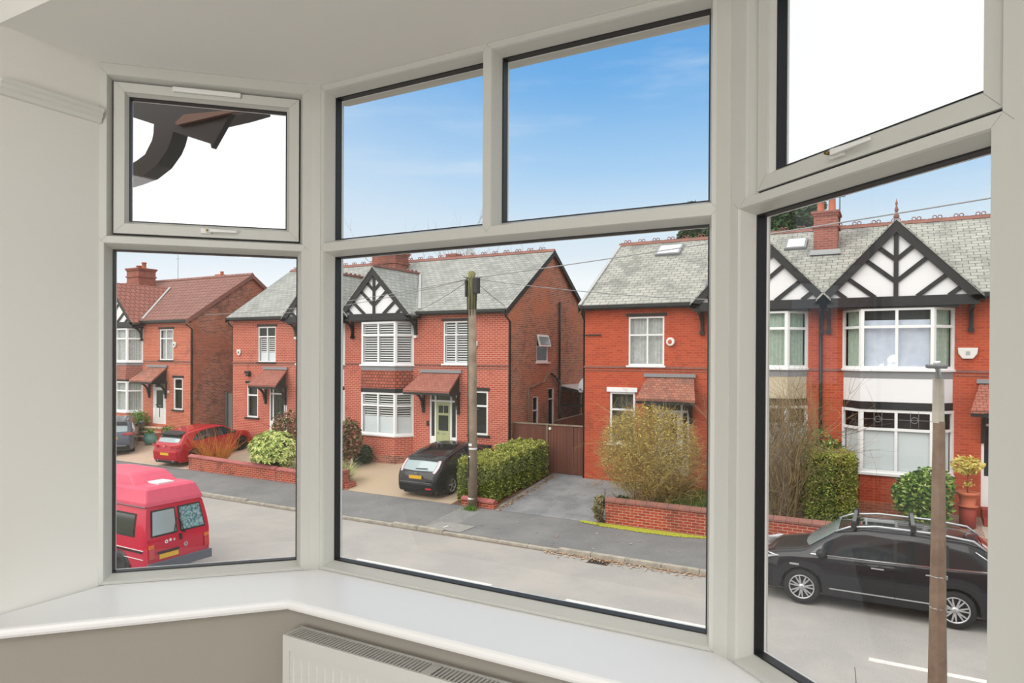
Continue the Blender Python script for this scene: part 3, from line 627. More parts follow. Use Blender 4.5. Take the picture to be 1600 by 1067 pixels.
# ============================================================ HOUSES
def P3(f): return f
class House:
    """a semi-detached pair; front wall plane Y=23, eaves z 6.93, party wall at px"""
    def __init__(s, px, label, **k):
        s.px = px; s.k = k; s.root = thing('semi_detached_house_pair', label, 'house', (px, 23, .55))
YF = 23.0; EV = 6.93; EY = 22.7; RY = 26.85; RZ = 9.70
SL = (RZ-EV)/(RY-EY)
def rz(y): return EV+(y-EY)*SL if y < RY else RZ-(y-RY)*SL
def rect(mb, F, u0, u1, z0, z1, d0, d1):   # box between depths d0,d1 in a facade frame F(u,z,d)
    mb.hexa([F(u0, z0, d0), F(u1, z0, d0), F(u1, z0, d1), F(u0, z0, d1), F(u0, z1, d0), F(u1, z1, d0), F(u1, z1, d1), F(u0, z1, d1)])
def casement(F, u0, u1, z0, z1, parent, cols, tr, fill='dark', bar=.06, depth=.07, d0=0., name='window', slat=None, lab=None, frame='frame_white', glass='house_glass', opaque=False):
    """white framed window; cols = inner mullion positions, tr = transom height (or None); returns the window part"""
    fr = MB(); a, b = d0, d0+.06
    rect(fr, F, u0, u1, z0, z0+bar, a, b); rect(fr, F, u0, u1, z1-bar, z1, a, b); rect(fr, F, u0, u0+bar, z0+bar, z1-bar, a, b); rect(fr, F, u1-bar, u1, z0+bar, z1-bar, a, b)
    for c in cols: rect(fr, F, c-bar*.45, c+bar*.45, z0+bar, z1-bar, a+.003, b)
    if tr: rect(fr, F, u0+.004, u1-.004, tr-bar*.45, tr+bar*.45, a-.004, b-.002)
    w = fr.build(name, frame, parent)
    if lab: w['label'] = lab
    g = MB(); g.quad(F(u0+.02, z0+.02, b-.025), F(u1-.02, z0+.02, b-.025), F(u1-.02, z1-.02, b-.025), F(u0+.02, z1-.02, b-.025)); g.build('pane', glass, w)
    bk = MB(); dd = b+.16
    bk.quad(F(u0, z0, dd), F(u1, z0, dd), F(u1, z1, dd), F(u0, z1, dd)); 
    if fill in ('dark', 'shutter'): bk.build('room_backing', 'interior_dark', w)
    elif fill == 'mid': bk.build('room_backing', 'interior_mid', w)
    elif fill == 'frosted':
        bk.build('room_backing', 'interior_dark', w); f = MB(); f.quad(F(u0+bar, z0+bar, b+.03), F(u1-bar, z0+bar, b+.03), F(u1-bar, tr-bar*.4, b+.03), F(u0+bar, tr-bar*.4, b+.03)); f.build('frosted_film', 'frosted', w)
    if fill == 'shutter' or slat:
        z_lo, z_hi = slat or (z0+.08, z1-.08)
        s = MB(); z = z_lo
        edges = [u0+bar]+list(cols)+[u1-bar]
        while z < z_hi:
            for e0, e1 in zip(edges, edges[1:]):
                if abs(e1-e0) > .1: rect(s, F, e0+.05, e1-.05, z, z+.042, b+.03, b+.045)
            z += .098
        for e0, e1 in zip(edges, edges[1:]):
            if abs(e1-e0) > .1:
                rect(s, F, e0+.0, e0+.035, z_lo-.03, z_hi+.03, b+.03, b+.055); rect(s, F, e1-.035, e1, z_lo-.03, z_hi+.03, b+.03, b+.055)
        s.build('shutter_slats', 'shutter', w)
        if slat:
            f = MB(); f.quad(F(u0+bar, z0+bar, b+.03), F(u1-bar, z0+bar, b+.03), F(u1-bar, z_lo-.02, b+.03), F(u0+bar, z_lo-.02, b+.03)); f.build('frosted_film', 'frosted', w)
    if fill == 'curtains' or fill == 'curtains_green':
        bk2 = MB(); bk2.quad(F(u0, z0, dd+.05), F(u1, z0, dd+.05), F(u1, z1, dd+.05), F(u0, z1, dd+.05)); bk2.build('room_backing', 'interior_mid', w)
        c = MB()
        def cf(u, v): uu = u0+bar*.5+u*(u1-u0-bar); return F(uu, z0+v*(z1-z0), b+.10+.02*math.sin(uu*55)+.008*math.sin(uu*131))
        c.grid(cf, 60, 2); c.build('net_curtain', 'curtain' if fill == 'curtains' else 'curtain_green', w, fix=False)
    if fill == 'sheet':
        bk2 = MB(); bk2.quad(F(u0, z0, dd+.05), F(u1, z0, dd+.05), F(u1, z1, dd+.05), F(u0, z1, dd+.05)); bk2.build('room_backing', 'interior_mid', w)
        c = MB()
        def cf(u, v): uu = u0+bar+u*(u1-u0-2*bar); top = z0+.80*(z1-z0); return F(uu, z0+v*(top-z0), b+.09+.005*math.sin(uu*6+v*3)+.003*math.sin(v*9+uu*4))
        c.grid(cf, 24, 12); c.build('hung_sheet', 'blind_blue', w, fix=False)
    return w
def half(h, m, c):
    """one house of the pair; u runs from the party wall outwards, m = +1 right hand, -1 left hand"""
    root = h.root; px = h.px; K = c['corner']
    X = lambda u: px+m*u
    def F(u, z, d): return Vector((X(u), YF+d, z))
    fm_ = c['brick']
    uw, gw, dw = c['upper'], c['ground'], c['door']
    bc = c.get('bay', (.48, 3.34)); bcen = sum(bc)/2
    BZ = .50
    # ---- walls
    mb = MB(); holes = [uw, gw, (dw[0], dw[1], dw[2], dw[3]), (bc[0]+.1, bc[1]-.1, .9, 6.5)]
    panel(mb, holes, 0, K, BZ, 6.9, F, .10)
    mb.build('front_wall', fm_, root)
    side = MB()
    def FS(y, z, d): return Vector((X(K)-m*d, y, z))
    sh = c.get('side_holes', [])
    panel(side, sh, YF, 30.7, BZ, 6.93, FS, .10)
    side.add([FS(YF, 6.93, 0), FS(30.7, 6.93, 0), FS(30.7, rz(30.7)-.03, 0), FS(RY, RZ-.05, 0), FS(YF, rz(YF)-.03, 0)], [(0, 1, 2, 3, 4)])
    side.build('side_wall', c['side'], root)
    bk = MB(); bk.box(X(0), X(K-.01), 30.6, 30.7, BZ, 6.9); bk.build('rear_wall', c['side'], root)
    # inner floor slab blocks the light behind the openings
    # ---- string course
    sc = MB(); 
    sc.box(X(bc[1]+.05), X(K+.03), YF-.035, YF, 4.70, 4.765); sc.box(X(bc[1]+.05), X(K), YF-.02, YF, 4.60, 4.625); sc.box(X(0), X(bc[0]-.02), YF-.035, YF, 4.70, 4.765); sc.build('string_course', c.get('string', 'ridge_clay'), root, split=True)
    # ---- openings
    uF = lambda u, z, d: F(u, z, d+.0)
    casement(uF, uw[0], uw[1], uw[2], uw[3], root, c['ucols'], c['utr'], c['ufill'], slat=c.get('uslat'), d0=.02)
    casement(uF, gw[0], gw[1], gw[2], gw[3], root, [], gw[2]+(gw[3]-gw[2])*.66, c.get('gfill', 'mid'), d0=.02, bar=.075)
    sl_ = MB(); 
    rect(sl_, F, uw[0]-.08, uw[1]+.08, uw[3]+.01, uw[3]+.11, -.03, .02); rect(sl_, F, gw[0]-.08, gw[1]+.08, gw[3]+.01, gw[3]+.13, -.03, .02); sl_.build('lintel', c.get('lintel', 'black_timber'), root, split=True)
    sl_ = MB(); rect(sl_, F, uw[0]-.06, uw[1]+.06, uw[2]-.06, uw[2], -.07, .05); sl_.build('window_sill', c.get('usill', 'black_timber'), root)
    sl_ = MB(); rect(sl_, F, gw[0]-.10, gw[1]+.10, gw[2]-.07, gw[2], -.08, .05); sl_.build('window_sill', c.get('gsill', 'black_timber'), root)
    # ---- door set
    d0, d1, dz0, dz1 = dw; fr = MB(); t = .07; ld0, ld1 = c['leaf']; dtop = c.get('dtop', 3.22)
    for a, b, e_ in ((d0, d0+t, 0), (d1-t, d1, 0), (ld0-t, ld0, .003), (ld1, ld1+t, .003)): rect(fr, F, a, b, dz0, dz1-t, .02+e_, .09)
    rect(fr, F, d0, d1, dz1-t, dz1, .02, .09); rect(fr, F, d0, d1, dtop, dtop+t, .015, .09)
    for a, b in ((d0, ld0-t), (ld1+t, d1)):
        if b-a > .12: rect(fr, F, a, b, dz0, dz0+.85, .03, .09)
    fw = fr.build('door_frame', 'frame_white', root)
    g = MB()
    for a, b, z0_, z1_ in ((d0+t, ld0-t, dz0+.85, dtop), (ld1+t, d1-t, dz0+.85, dtop), (d0+t, d1-t, dtop+t, dz1-t)):
        if b-a > .05: g.quad(F(a, z0_, .07), F(b, z0_, .07), F(b, z1_, .07), F(a, z1_, .07))
    g.build('pane', 'car_glass', fw)
    lf = MB(); rect(lf, F, ld0, ld1, dz0, dtop, .045, .085)
    W_ = ld1-ld0
    for a, b, z0_, z1_ in ((.08, .46, .12, .85), (.54, .92, .12, .85)): rect(lf, F, ld0+a*W_, ld0+b*W_, dz0+z0_, dz0+z1_, .035, .045)
    dd = lf.build('door', c['doormat'], root)
    g = MB()
    for a, b, z0_, z1_ in c.get('dglass', ((.16, .84, 1.10, 1.72), (.16, .47, 1.82, 2.12), (.53, .84, 1.82, 2.12))): rect(g, F, ld0+a*W_, ld0+b*W_, dz0+z0_, dz0+min(z1_, dtop-dz0-.08), .038, .046)
    g.build('door_pane', 'car_glass', dd)
    hd = MB(); rect(hd, F, ld0+.1*W_, ld0+.16*W_, dz0+.98, dz0+1.04, .0, .045); rect(hd, F, ld0+.4*W_, ld0+.65*W_, dz0+.96, dz0+1.0, .03, .045); hd.build('door_handle', 'chrome', dd, split=True)
    # ---- canopy over the door
    c0, c1 = c['canopy']; co = .95; zt, zb = 4.43, 3.72
    cn = MB(); cn.prism([(X(c0+.28), YF, zt), (X(c1-.10), YF, zt), (X(c1), YF-co, zb), (X(c0), YF-co, zb)], (0, 0, -.09))
    cp = cn.build('porch_roof', c.get('porch', 'porch_tile'), root)
    q = MB(); rect(q, F, c0+.2, c1, zt-.02, zt+.10, -.10, .0); q.build('lead_flashing', 'lead', cp)
    q = MB(); rect(q, F, c0, c1, zb-.18, zb-.06, -co+.02, -co+.10); rect(q, F, c0+.28, c1-.08, zb-.18, zb-.08, -co, 0.)
    q.build('porch_soffit', 'black_timber', cp)
    for uu in (c0+.36, c1-.16):
        q = MB(); q.beam(F(uu, 3.62, -co+.15), F(uu, 3.62, 0), .09, .10); rect(q, F, uu-.045, uu+.045, 2.75, 3.66, -.09, 0)
        pts = [F(uu, 2.95+.62*math.sin(t*.157), -.09-.60*(1-math.cos(t*.157))) for t in range(11)]
        for a, b in zip(pts, pts[1:]): q.beam(a, b, .08, .09, up=(m, 0, 0))
        q.prism([F(uu-.04, 3.66, -.05), F(uu-.04, 4.30, -.05), F(uu-.04, 3.66, -.80)], (m*.08, 0, 0))
        q.build('canopy_bracket', 'black_timber', root)
    # ---- bay
    b0, b1 = bc; dp = .60; cx = .52
    PL = [(b0, 0.), (b0+cx, -dp), (b1-cx, -dp), (b1, 0.)]
    segs = list(zip(PL, PL[1:]))
    def bandmesh(z0, z1, o0=0., o1=None):
        o1 = o0 if o1 is None else o1; mbb = MB()
        def off(o): return [(b0-o, .06), (b0+cx-o*.5, -dp-o), (b1-cx+o*.5, -dp-o), (b1+o, .06)]
        A, B = off(o0), off(o1)
        n = 4; vs = [F(u, z0, d) for u, d in A]+[F(u, z1, d) for u, d in B]
        mbb.add(vs, [(0, 1, 2, 3), (7, 6, 5, 4)]+[(i, (i+1) % 4, 4+(i+1) % 4, 4+i) for i in range(4)]); return mbb
    zs = c['bayz']    # base, lower window bottom, top, panel bottom, panel top, upper window bottom, top
    bandmesh(.5, .95, .06).build('bay_plinth', c.get('plinth', 'brick_common_dark'), root)
    bandmesh(.95, zs[0], .0).build('bay_base', fm_, root)
    bandmesh(zs[0], zs[0]+.07, .07).build('bay_sill', c.get('baysill', 'frame_white'), root)
    bandmesh(zs[1], zs[2], .02).build('bay_band_lower', c.get('band', 'black_timber'), root)
    pf = c['panel']
    bandmesh(zs[2], zs[3], *( (.10, .0) if pf == 'tile_slope' else (.01,))).build('bay_panel', {'scallop': 'scallop_tile', 'white': 'white_render', 'cream': 'cream_render', 'tile_slope': 'porch_tile'}[pf], root)
    bandmesh(zs[3], zs[4], .02).build('bay_band_upper', c.get('band2', 'lead'), root)
    bandmesh(zs[4], zs[4]+.06, .08).build('bay_sill', 'frame_white', root)
    for (zlo, zhi, lvl) in ((zs[0]+.07, zs[1], 0), (zs[4]+.06, zs[5], 1)):
        for si, ((ua, da), (ub, db)) in enumerate(segs):
            A = Vector((X(ua), YF+da, 0)); B = Vector((X(ub), YF+db, 0)); L = (B-A).length; dvec = (B-A)/L
            nrm = Vector((-dvec.y, dvec.x, 0)); 
            if nrm.y < 0: nrm = -nrm
            def FF(u, z, d, A=A, dvec=dvec, nrm=nrm): p = A+dvec*u+nrm*d; return Vector((p.x, p.y, z))
            cols = [L/2] if si == 1 else []
            fl = c['bayfill'][lvl]; fill = fl[si] if isinstance(fl, tuple) else fl
            slat = None
            if fill == 'shutter_half': slat = (zlo+.78, zhi-.08); fill = 'shutter'
            casement(FF, 0, L, zlo, zhi, root, cols, zhi-.30*(zhi-zlo)-.02, fill, bar=.085, name='bay_window', slat=slat)
    # ---- gable over the bay
    gc = c.get('gable', 1.90); gh = c.get('gh', 2.06); GYF = 22.28; GT = c.get('GT', 9.02); GB = c.get('GB', 6.80)
    g = (GT-GB)/gh
    gp = lambda u, z, y: Vector((X(u), y, z))
    inf = MB(); inf.prism([gp(gc-gh+.1, GB-.02, GYF+.12), gp(gc+gh-.1, GB-.02, GYF+.12), gp(gc, GT-.14, GYF+.12)], (0, .05, 0)); gi = inf.build('gable_infill', 'white_render', root)
    sb = MB(); sb.box(X(b0-.05), X(b1+.05), GYF+.1, YF, 6.53, 6.62); sb.build('bay_soffit', 'black_timber', root)
    tm = MB(); fy0, fy1 = GYF+.07, GYF+.13
    tm.box(X(gc-gh+.08), X(gc+gh-.08), fy0-.03, fy1, 6.58, 6.86)          # tie beam
    tm.box(X(gc-.06), X(gc+.06), fy0, fy1, 6.8, 8.7)                 # king post
    for sgn in (-1, 1):
        for bz in c.get('chev', (6.80, 7.28, 7.86)):
            # strut rising outwards from the post (or tie) to the rafter
            if bz > 6.85:
                a_ = (0, bz); q_ = .82
                x_ = (GT-.28-bz)/(g+q_); b_ = (x_, bz+q_*x_)
                tm.beam(gp(gc+sgn*.03, a_[1], fy0+.03), gp(gc+sgn*b_[0], b_[1], fy0+.03), .06, .12, up=(0, 1, 0)) if False else tm.beam(gp(gc+sgn*.03, a_[1], fy0+.03), gp(gc+sgn*b_[0], b_[1], fy0+.03), .12, .06, up=(0, 1, 0))
        for xb in c.get('tie', (.52, 1.28)):
            q_ = .82; x_ = (GT-.28-6.84+q_*xb)/(g+q_); zz = 6.84+q_*(x_-xb)
            if x_ > xb-.2: tm.beam(gp(gc+sgn*xb, 6.84, fy0+.03), gp(gc+sgn*x_, zz, fy0+.03), .12, .06, up=(0, 1, 0))
    tm.build('gable_timber', 'black_timber', gi)
    bb = MB()
    for sgn in (-1, 1):
        A_ = gp(gc+sgn*(gh+.10), GB-.10, GYF-.02); 
        bb.prism([gp(gc, GT+.02, GYF), gp(gc+sgn*(gh+.10), GB-.08, GYF), gp(gc+sgn*(gh-.16), GB-.12, GYF), gp(gc+sgn*(gh-.30), GB+.0, GYF), gp(gc, GT-.34, GYF)], (0, .05, 0))
        bb.prism([gp(gc+sgn*(gh+.08), GB-.10, GYF), gp(gc+sgn*(gh-.22), GB-.12, GYF), gp(gc+sgn*(gh-.30), GB+.03, GYF), gp(gc+sgn*(gh-.05), GB+.05, GYF)], (0, .70, 0))
        bb.build('gable_bargeboard', 'black_timber', root) if sgn == 1 else None
    gr = MB(); Y9 = EY+(GT-EV)/SL
    for sgn in (-1, 1):
        A_ = gp(gc, GT+.07, GYF-.03); B_ = gp(gc+sgn*(gh+.02), GB+.05, GYF-.02)
        C_ = gp(gc+sgn*(gh+.02), GB+.05, EY+.15); D_ = gp(gc, GT+.07, Y9+.15)
        gr.prism([A_, B_, C_, D_], (0, 0, -.07))
    gr.build('gable_roof', c['roof'], root)
    if c.get('lead_valley'):
        lv = MB()
        for sgn in c['lead_valley']:
            a_ = gp(gc+sgn*(gh+.08), rz(EY+.12)+.03, EY+.10); b_ = gp(gc+sgn*.05, GT+.09, Y9+.02); lv.beam(a_, b_, .11, .03)
        lv.build('valley_lead', 'lead_light', root, split=True)
    if c.get('gcrest', True):
        rt_ = MB(); rt_.beam(gp(gc, GT+.09, GYF-.03), gp(gc, GT+.09, Y9), .16, .08)
        y = GYF+.25
        while y < Y9-.1: rt_.box(X(gc)-.03, X(gc)+.03, y, y+.12, GT+.12, GT+.20); y += .30
        rt_.build('gable_ridge', 'ridge_clay', root)
    if c.get('finial'):
        fi = MB(); fi.lathe([(.07, 0), (.08, .05), (.05, .10), (.03, .16), (.055, .22), (.035, .28), (.02, .34), (.035, .40), (.02, .46), (.0, .56)], (X(gc), GYF+.0, GT+.06), 12); fi.build('finial', 'ridge_clay', root)
    for uu in (gc-gh+.28, gc+gh-.22):
        q = MB(); q.box(X(uu)-.05, X(uu)+.05, YF-.10, YF, 5.95, 6.60); 
        pts = [gp(uu, 6.05+.5*math.sin(t*.157), YF-.06-.5*(1-math.cos(t*.157))) for t in range(11)]
        for a, b in zip(pts, pts[1:]): q.beam(a, b, .08, .09, up=(1, 0, 0))
        q.build('gable_bracket', 'black_timber', root)
        q = MB(); q.box(X(uu)-.07, X(uu)+.07, YF-.12, YF, 5.84, 5.95); q.build('bracket_corbel', c.get('corbel', 'white_plastic'), root)
    # ---- gutter, downpipe
    gt = MB(); gt.box(X(gc+gh-.05), X(K+.06), EY-.06, EY+.08, EV-.12, EV-.01); gt.box(X(gc+gh-.1), X(K+.04), EY+.05, YF, EV-.16, EV-.10); gt.build('gutter', 'gutter_black', root)
    if c.get('pipe', True):
        dp_ = MB(); e = K+.03 if c.get('pipe_side', True) else K-.08
        dp_.tube([(X(K-.02), EY, EV-.1), (X(K+.02), EY+.05, EV-.3), (X(K)+m*.05, YF+.06, EV-.5), (X(K)+m*.05, YF+.06, .6)], .04, 8); dp_.build('downpipe', 'gutter_black', root)
def roof(h, lk, rk, m, crest=True, verge='black_timber', vlight=False):
    px = h.px; rt_ = MB(); x0, x1 = px-lk-.12, px+rk+.12
    rt_.prism([(x0, EY-.02, EV), (x1, EY-.02, EV), (x1, RY, RZ), (x0, RY, RZ)], (0, 0, -.06))
    rt_.prism([(x0, RY, RZ), (x1, RY, RZ), (x1, 31.0, rz(31.0)), (x0, 31.0, rz(31.0))], (0, 0, -.06))
    rt_.build('roof', m, h.root)
    vg = MB()
    for x, s in ((x0, -1), (x1, 1)):
        for a, b in (((EY-.05, EV-.14), (RY, RZ-.12)), ((RY, RZ-.12), (31.05, rz(31.05)-.14))):
            vg.prism([(x-.02, a[0], a[1]+.12), (x-.02, b[0], b[1]+.12), (x-.02, b[0], b[1]-.12), (x-.02, a[0], a[1]-.12)], (.04, 0, 0))
    vg.build('bargeboard', verge, h.root, split=True)
    if vlight:
        vg = MB()
        for x in (x0,): vg.beam((x+.05, EY-.05, EV+.02), (x+.05, RY, RZ+.02), .11, .03)
        vg.build('verge_mortar', 'lead_light', h.root)
    rd = MB(); rd.prism([(x0, RY-.13, RZ-.06), (x0, RY, RZ+.07), (x0, RY+.13, RZ-.06)], (x1-x0, 0, 0)); ro = rd.build('ridge_tiles', 'ridge_clay' if crest else m, h.root)
    if crest:
        cr_ = MB(); x = x0+.35
        while x < x1-.3:
            for dx_ in (-.075, .075):
                pts = [(x+dx_+.06*math.cos(a*math.pi/5), RY, RZ+.115+.055*math.sin(a*math.pi/5)) for a in range(11)]
                cr_.tube(pts, .017, 6, cap=False)
            cr_.box(x-.27, x+.27, RY-.02, RY+.02, RZ+.03, RZ+.075); x += .60
        cr_.build('ridge_crest', 'ridge_clay', ro)
def chimney(h, x0, x1, y0, y1, z0, z1, pots, m='brick_garden', corb=True, label=None, potz=.45):
    s_ = MB(); s_.box(x0, x1, y0, y1, z0, z1)
    if corb:
        s_.box(x0-.05, x1+.05, y0-.05, y1+.05, z1-.55, z1-.47); s_.box(x0-.04, x1+.04, y0-.04, y1+.04, z1-.16, z1-.08); s_.box(x0-.08, x1+.08, y0-.08, y1+.08, z1-.08, z1)
    c = s_.build('chimney', m, h.root)
    for (x, y, r, hh) in pots:
        p = MB(); p.lathe([(r, 0), (r*.9, .05), (r*.8, hh*.8), (r, hh*.85), (r, hh), (r*.7, hh), (r*.6, hh*.5)], (x, y, z1), 14)
        p.build('chimney_pot', 'terracotta', c)
    f = MB(); f.box(x0-.12, x1+.12, y0-.14, y0, rz(y0)-.02, rz(y0)+.06); f.box(x0-.10, x1+.10, y0-.02, y0, rz(y0), rz(y0)+.16); f.build('chimney_flashing', 'lead_light', c)
# ---------------- pair B (middle)
B = House(-20.83, 'middle red brick house pair across the road, behind the telegraph pole and black hatchback')
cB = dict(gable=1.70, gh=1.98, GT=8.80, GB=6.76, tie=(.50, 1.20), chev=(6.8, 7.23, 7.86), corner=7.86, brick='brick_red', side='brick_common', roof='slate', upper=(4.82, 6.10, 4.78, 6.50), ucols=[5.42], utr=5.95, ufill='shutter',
          ground=(6.12, 6.95, 1.98, 3.72), door=(4.15, 5.50, .95, 3.66), leaf=(4.46, 5.16), doormat='door_green', canopy=(3.50, 5.75), panel='scallop',
          bayz=(1.72, 3.55, 3.72, 4.48, 4.66, 6.52), bayfill=('shutter_half', 'shutter'), lead_valley=(1,), side_holes=[(25.38, 26.50, 4.86, 6.03), (25.06, 25.60, 1.7, 3.45), (26.49, 27.10, 1.2, 3.74)], string='ridge_clay', gfill='dark', usill='frame_white', gsill='black_timber')
half(B, 1, cB)
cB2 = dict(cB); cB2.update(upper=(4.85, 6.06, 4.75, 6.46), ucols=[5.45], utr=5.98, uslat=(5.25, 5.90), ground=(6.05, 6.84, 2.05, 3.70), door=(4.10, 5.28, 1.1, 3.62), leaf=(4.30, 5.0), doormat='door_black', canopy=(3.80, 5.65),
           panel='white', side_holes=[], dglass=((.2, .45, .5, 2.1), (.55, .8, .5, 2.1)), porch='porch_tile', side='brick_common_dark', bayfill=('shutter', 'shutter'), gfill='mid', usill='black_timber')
half(B, -1, cB2)
roof(B, 7.86, 7.86, 'slate', True)
chimney(B, -21.75, -20.35, 25.3, 26.3, 8.2, 9.98, [(-21.3, 25.8, .14, .4), (-20.8, 25.8, .14, .4)], 'brick_chimney')
chimney(B, -20.2, -19.6, 29.2, 29.8, 7.5, 10.35, [], 'brick_chimney', False)
XS = -20.83+7.86
def FSB(y, z, d): return Vector((XS-d, y, z))
casement(FSB, 25.38, 26.50, 4.86, 6.03, B.root, [], 5.52, 'mid', d0=.02, bar=.07)
q = MB(); q.hexa([FSB(25.42, 5.52, -.14), FSB(26.5, 5.52, -.14), FSB(26.5, 5.52, -.10), FSB(25.42, 5.52, -.10), FSB(25.38, 6.0, -.03), FSB(26.46, 6.0, -.03), FSB(26.46, 6.0, .0), FSB(25.38, 6.0, .0)])
q.build('open_top_light', 'frame_white', B.root); q = MB(); q.quad(FSB(25.52, 5.60, -.145), FSB(26.40, 5.60, -.145), FSB(26.36, 5.93, -.06), FSB(25.48, 5.93, -.06)); q.build('pane', 'car_glass_light', B.root)
q = MB(); rect(q, FSB, 25.3, 26.6, 4.80, 4.86, -.06, .05); q.build('window_sill', 'frame_white', B.root)
casement(FSB, 25.06, 25.60, 1.7, 3.45, B.root, [], 2.85, 'mid', d0=.02, bar=.06); casement(FSB, 26.49, 27.10, 1.2, 3.74, B.root, [], 3.25, 'mid', d0=.02, bar=.06)
q = MB(); q.tube([FSB(27.5, 7.5, -.07), FSB(27.5, 4.05, -.07)], .05, 8); q.tube([FSB(27.5, 4.0, -.09), FSB(27.5, .8, -.09)], .065, 8); q.tube([FSB(26.7, 4.35, -.06), FSB(27.1, 4.2, -.08), FSB(27.45, 3.95, -.09)], .045, 8)
q.build('soil_pipe', 'gutter_black', B.root)
q = MB(); q.tube([FSB(24.6, 1.2, -.05), FSB(24.6, 3.82, -.05), FSB(26.0, 4.02, -.05), FSB(26.35, 4.4, -.05)], .028, 8); q.build('waste_pipe', 'pole_wood', B.root)
q = MB(); q.box(-20.4+.35, -19.35, 22.30, 22.34, .74, .88); q.box(-20.05, -19.35, 22.30, 22.34, .92, 1.0); q.build('air_vent', 'white_plastic', B.root, split=True)
# ---------------- pair C (right)
C = House(-1.83, 'orange red brick house pair at the right with two adjoining black chevron gables')
cC = dict(corner=7.95, brick='brick_orange', side='brick_orange', roof='slate_mossy', upper=(5.02, 6.30, 4.80, 6.50), ucols=[5.62], utr=5.86, ufill='curtains',
          ground=(6.05, 6.98, 2.02, 3.86), door=(4.15, 5.35, 1.10, 3.62), leaf=(4.45, 5.15), doormat='door_white', canopy=(3.72, 5.70), porch='porch_tile_weathered', panel='cream',
          bayz=(1.72, 3.62, 3.84, 4.52, 4.72, 6.55), bayfill=('frosted', 'curtains_green'), gable=1.88, corbel='black_timber', string='ridge_clay', lintel='black_timber', usill='frame_white', gsill='frame_white', lead_valley=None, gfill='mid', chev=(6.8, 7.30, 7.92), gcrest=False)
half(C, -1, cC)
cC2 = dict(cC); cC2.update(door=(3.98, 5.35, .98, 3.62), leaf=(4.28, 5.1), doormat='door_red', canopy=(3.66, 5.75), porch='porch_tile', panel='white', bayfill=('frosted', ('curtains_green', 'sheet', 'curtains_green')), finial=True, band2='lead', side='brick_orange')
half(C, 1, cC2)
roof(C, 7.95, 7.95, 'slate_mossy', True, vlight=True)
chimney(C, -2.38, -1.66, 25.15, 26.15, 8.2, 10.02, [(-2.2, 25.6, .13, .55), (-1.85, 25.6, .13, .7)], 'brick_chimney')
def skylight(h, x0, x1, y0, y1):
    s_ = MB(); n = Vector((0, -SL, 1)).normalized()*.05
    P_ = [Vector((x0, y0, rz(y0))), Vector((x1, y0, rz(y0))), Vector((x1, y1, rz(y1))), Vector((x0, y1, rz(y1)))]
    s_.prism([p+n*.2 for p in P_], n*1.6); w = s_.build('roof_window', 'lead', h.root)
    g = MB(); i = [P_[0]+Vector((.07, .06, .04)), P_[1]+Vector((-.07, .06, .04)), P_[2]+Vector((-.07, -.06, -.04)), P_[3]+Vector((.07, -.06, -.04))]
    g.quad(*[p+n*2.0 for p in i]); g.build('pane', 'frosted', w)
skylight(C, -8.05, -7.10, 25.75, 26.42); skylight(C, -3.35, -2.65, 25.55, 26.2)
q = MB(); q.tube([(-1.95, YF-.06, 6.7), (-1.93, YF-.06, 1.0)], .05, 8); q.build('downpipe', 'gutter_black', C.root)
q = MB(); q.box(-9.62, -9.15, YF-.06, YF-.03, 5.86, 5.90); q.tube([(-9.62, YF-.05, 5.88), (-9.85, YF, 5.88)], .02, 6); q.build('waste_pipe', 'gutter_black', C.root)
q = MB(); q.box(X0:= -1.83-6.98-.1, -1.83-6.05+.1, YF-.06, YF+.02, 3.86, 4.02); q.build('window_head', 'frame_white', C.root)
for uu in (1.455, 2.365):
    q = MB(); X_ = -1.83+uu; y_ = YF-.60-.015
    q.tube([(X_+.085*math.cos(t), y_, 3.34+.085*math.sin(t)) for t in np.linspace(0, 6.283, 17)], .008, 5, cap=False)
    for dx_ in (-.10, .10): q.tube([(X_+dx_, y_, 3.12), (X_+dx_, y_, 3.58)], .006, 4)
    q.tube([(X_-.40, y_, 3.34), (X_+.40, y_, 3.34)], .006, 4); q.build('leaded_light', 'lead', C.root)
# ---------------- pair A (left)
A_ = House(-39.85, 'far left red brick house pair with a brown red tiled roof')
cA = dict(corner=7.88, brick='brick_left', side='brick_common_dark', roof='clay_tile_red', upper=(5.30, 6.46, 4.80, 6.45), ucols=[5.85], utr=5.95, ufill='curtains', ground=(6.50, 7.26, 2.18, 3.86),
          door=(4.70, 5.86, 1.36, 3.70), leaf=(4.90, 5.66), doormat='door_white', dglass=((.12, .88, .35, 2.1),), dtop=3.25, canopy=(4.10, 6.05), porch='porch_tile_weathered', panel='tile_slope',
          bay=(.95, 3.85), gable=1.95, bayz=(1.90, 3.62, 3.72, 4.50, 4.64, 6.52), bayfill=('curtains', 'curtains'), lead_valley=(1,), gcrest=False, corbel='black_timber', baysill='frame_white', gfill='dark')
half(A_, 1, cA)
cA2 = dict(cA); cA2.update(side_holes=[])
half(A_, -1, cA2)
roof(A_, 7.88, 7.88, 'clay_tile', False, verge='ridge_clay')
chimney(A_, -41.1, -39.9, 25.2, 26.3, 8.0, 10.35, [(-40.8, 25.8, .18, .22), (-40.3, 25.8, .15, .40)], 'brick_chimney')
chimney(A_, -37.4, -36.8, 28.6, 29.2, 8, 10.15, [(-37.1, 28.9, .12, .2)], 'brick_left', False)
q = MB(); q.tube([(-38.6, 26.9, 9.7), (-38.6, 26.9, 11.6)], .015, 6); q.tube([(-38.75, 26.9, 11.3), (-38.45, 26.9, 11.3)], .012, 6); q.tube([(-38.8, 26.9, 11.0), (-38.4, 26.9, 11.0)], .012, 6); q.build('tv_aerial', 'wire', A_.root)
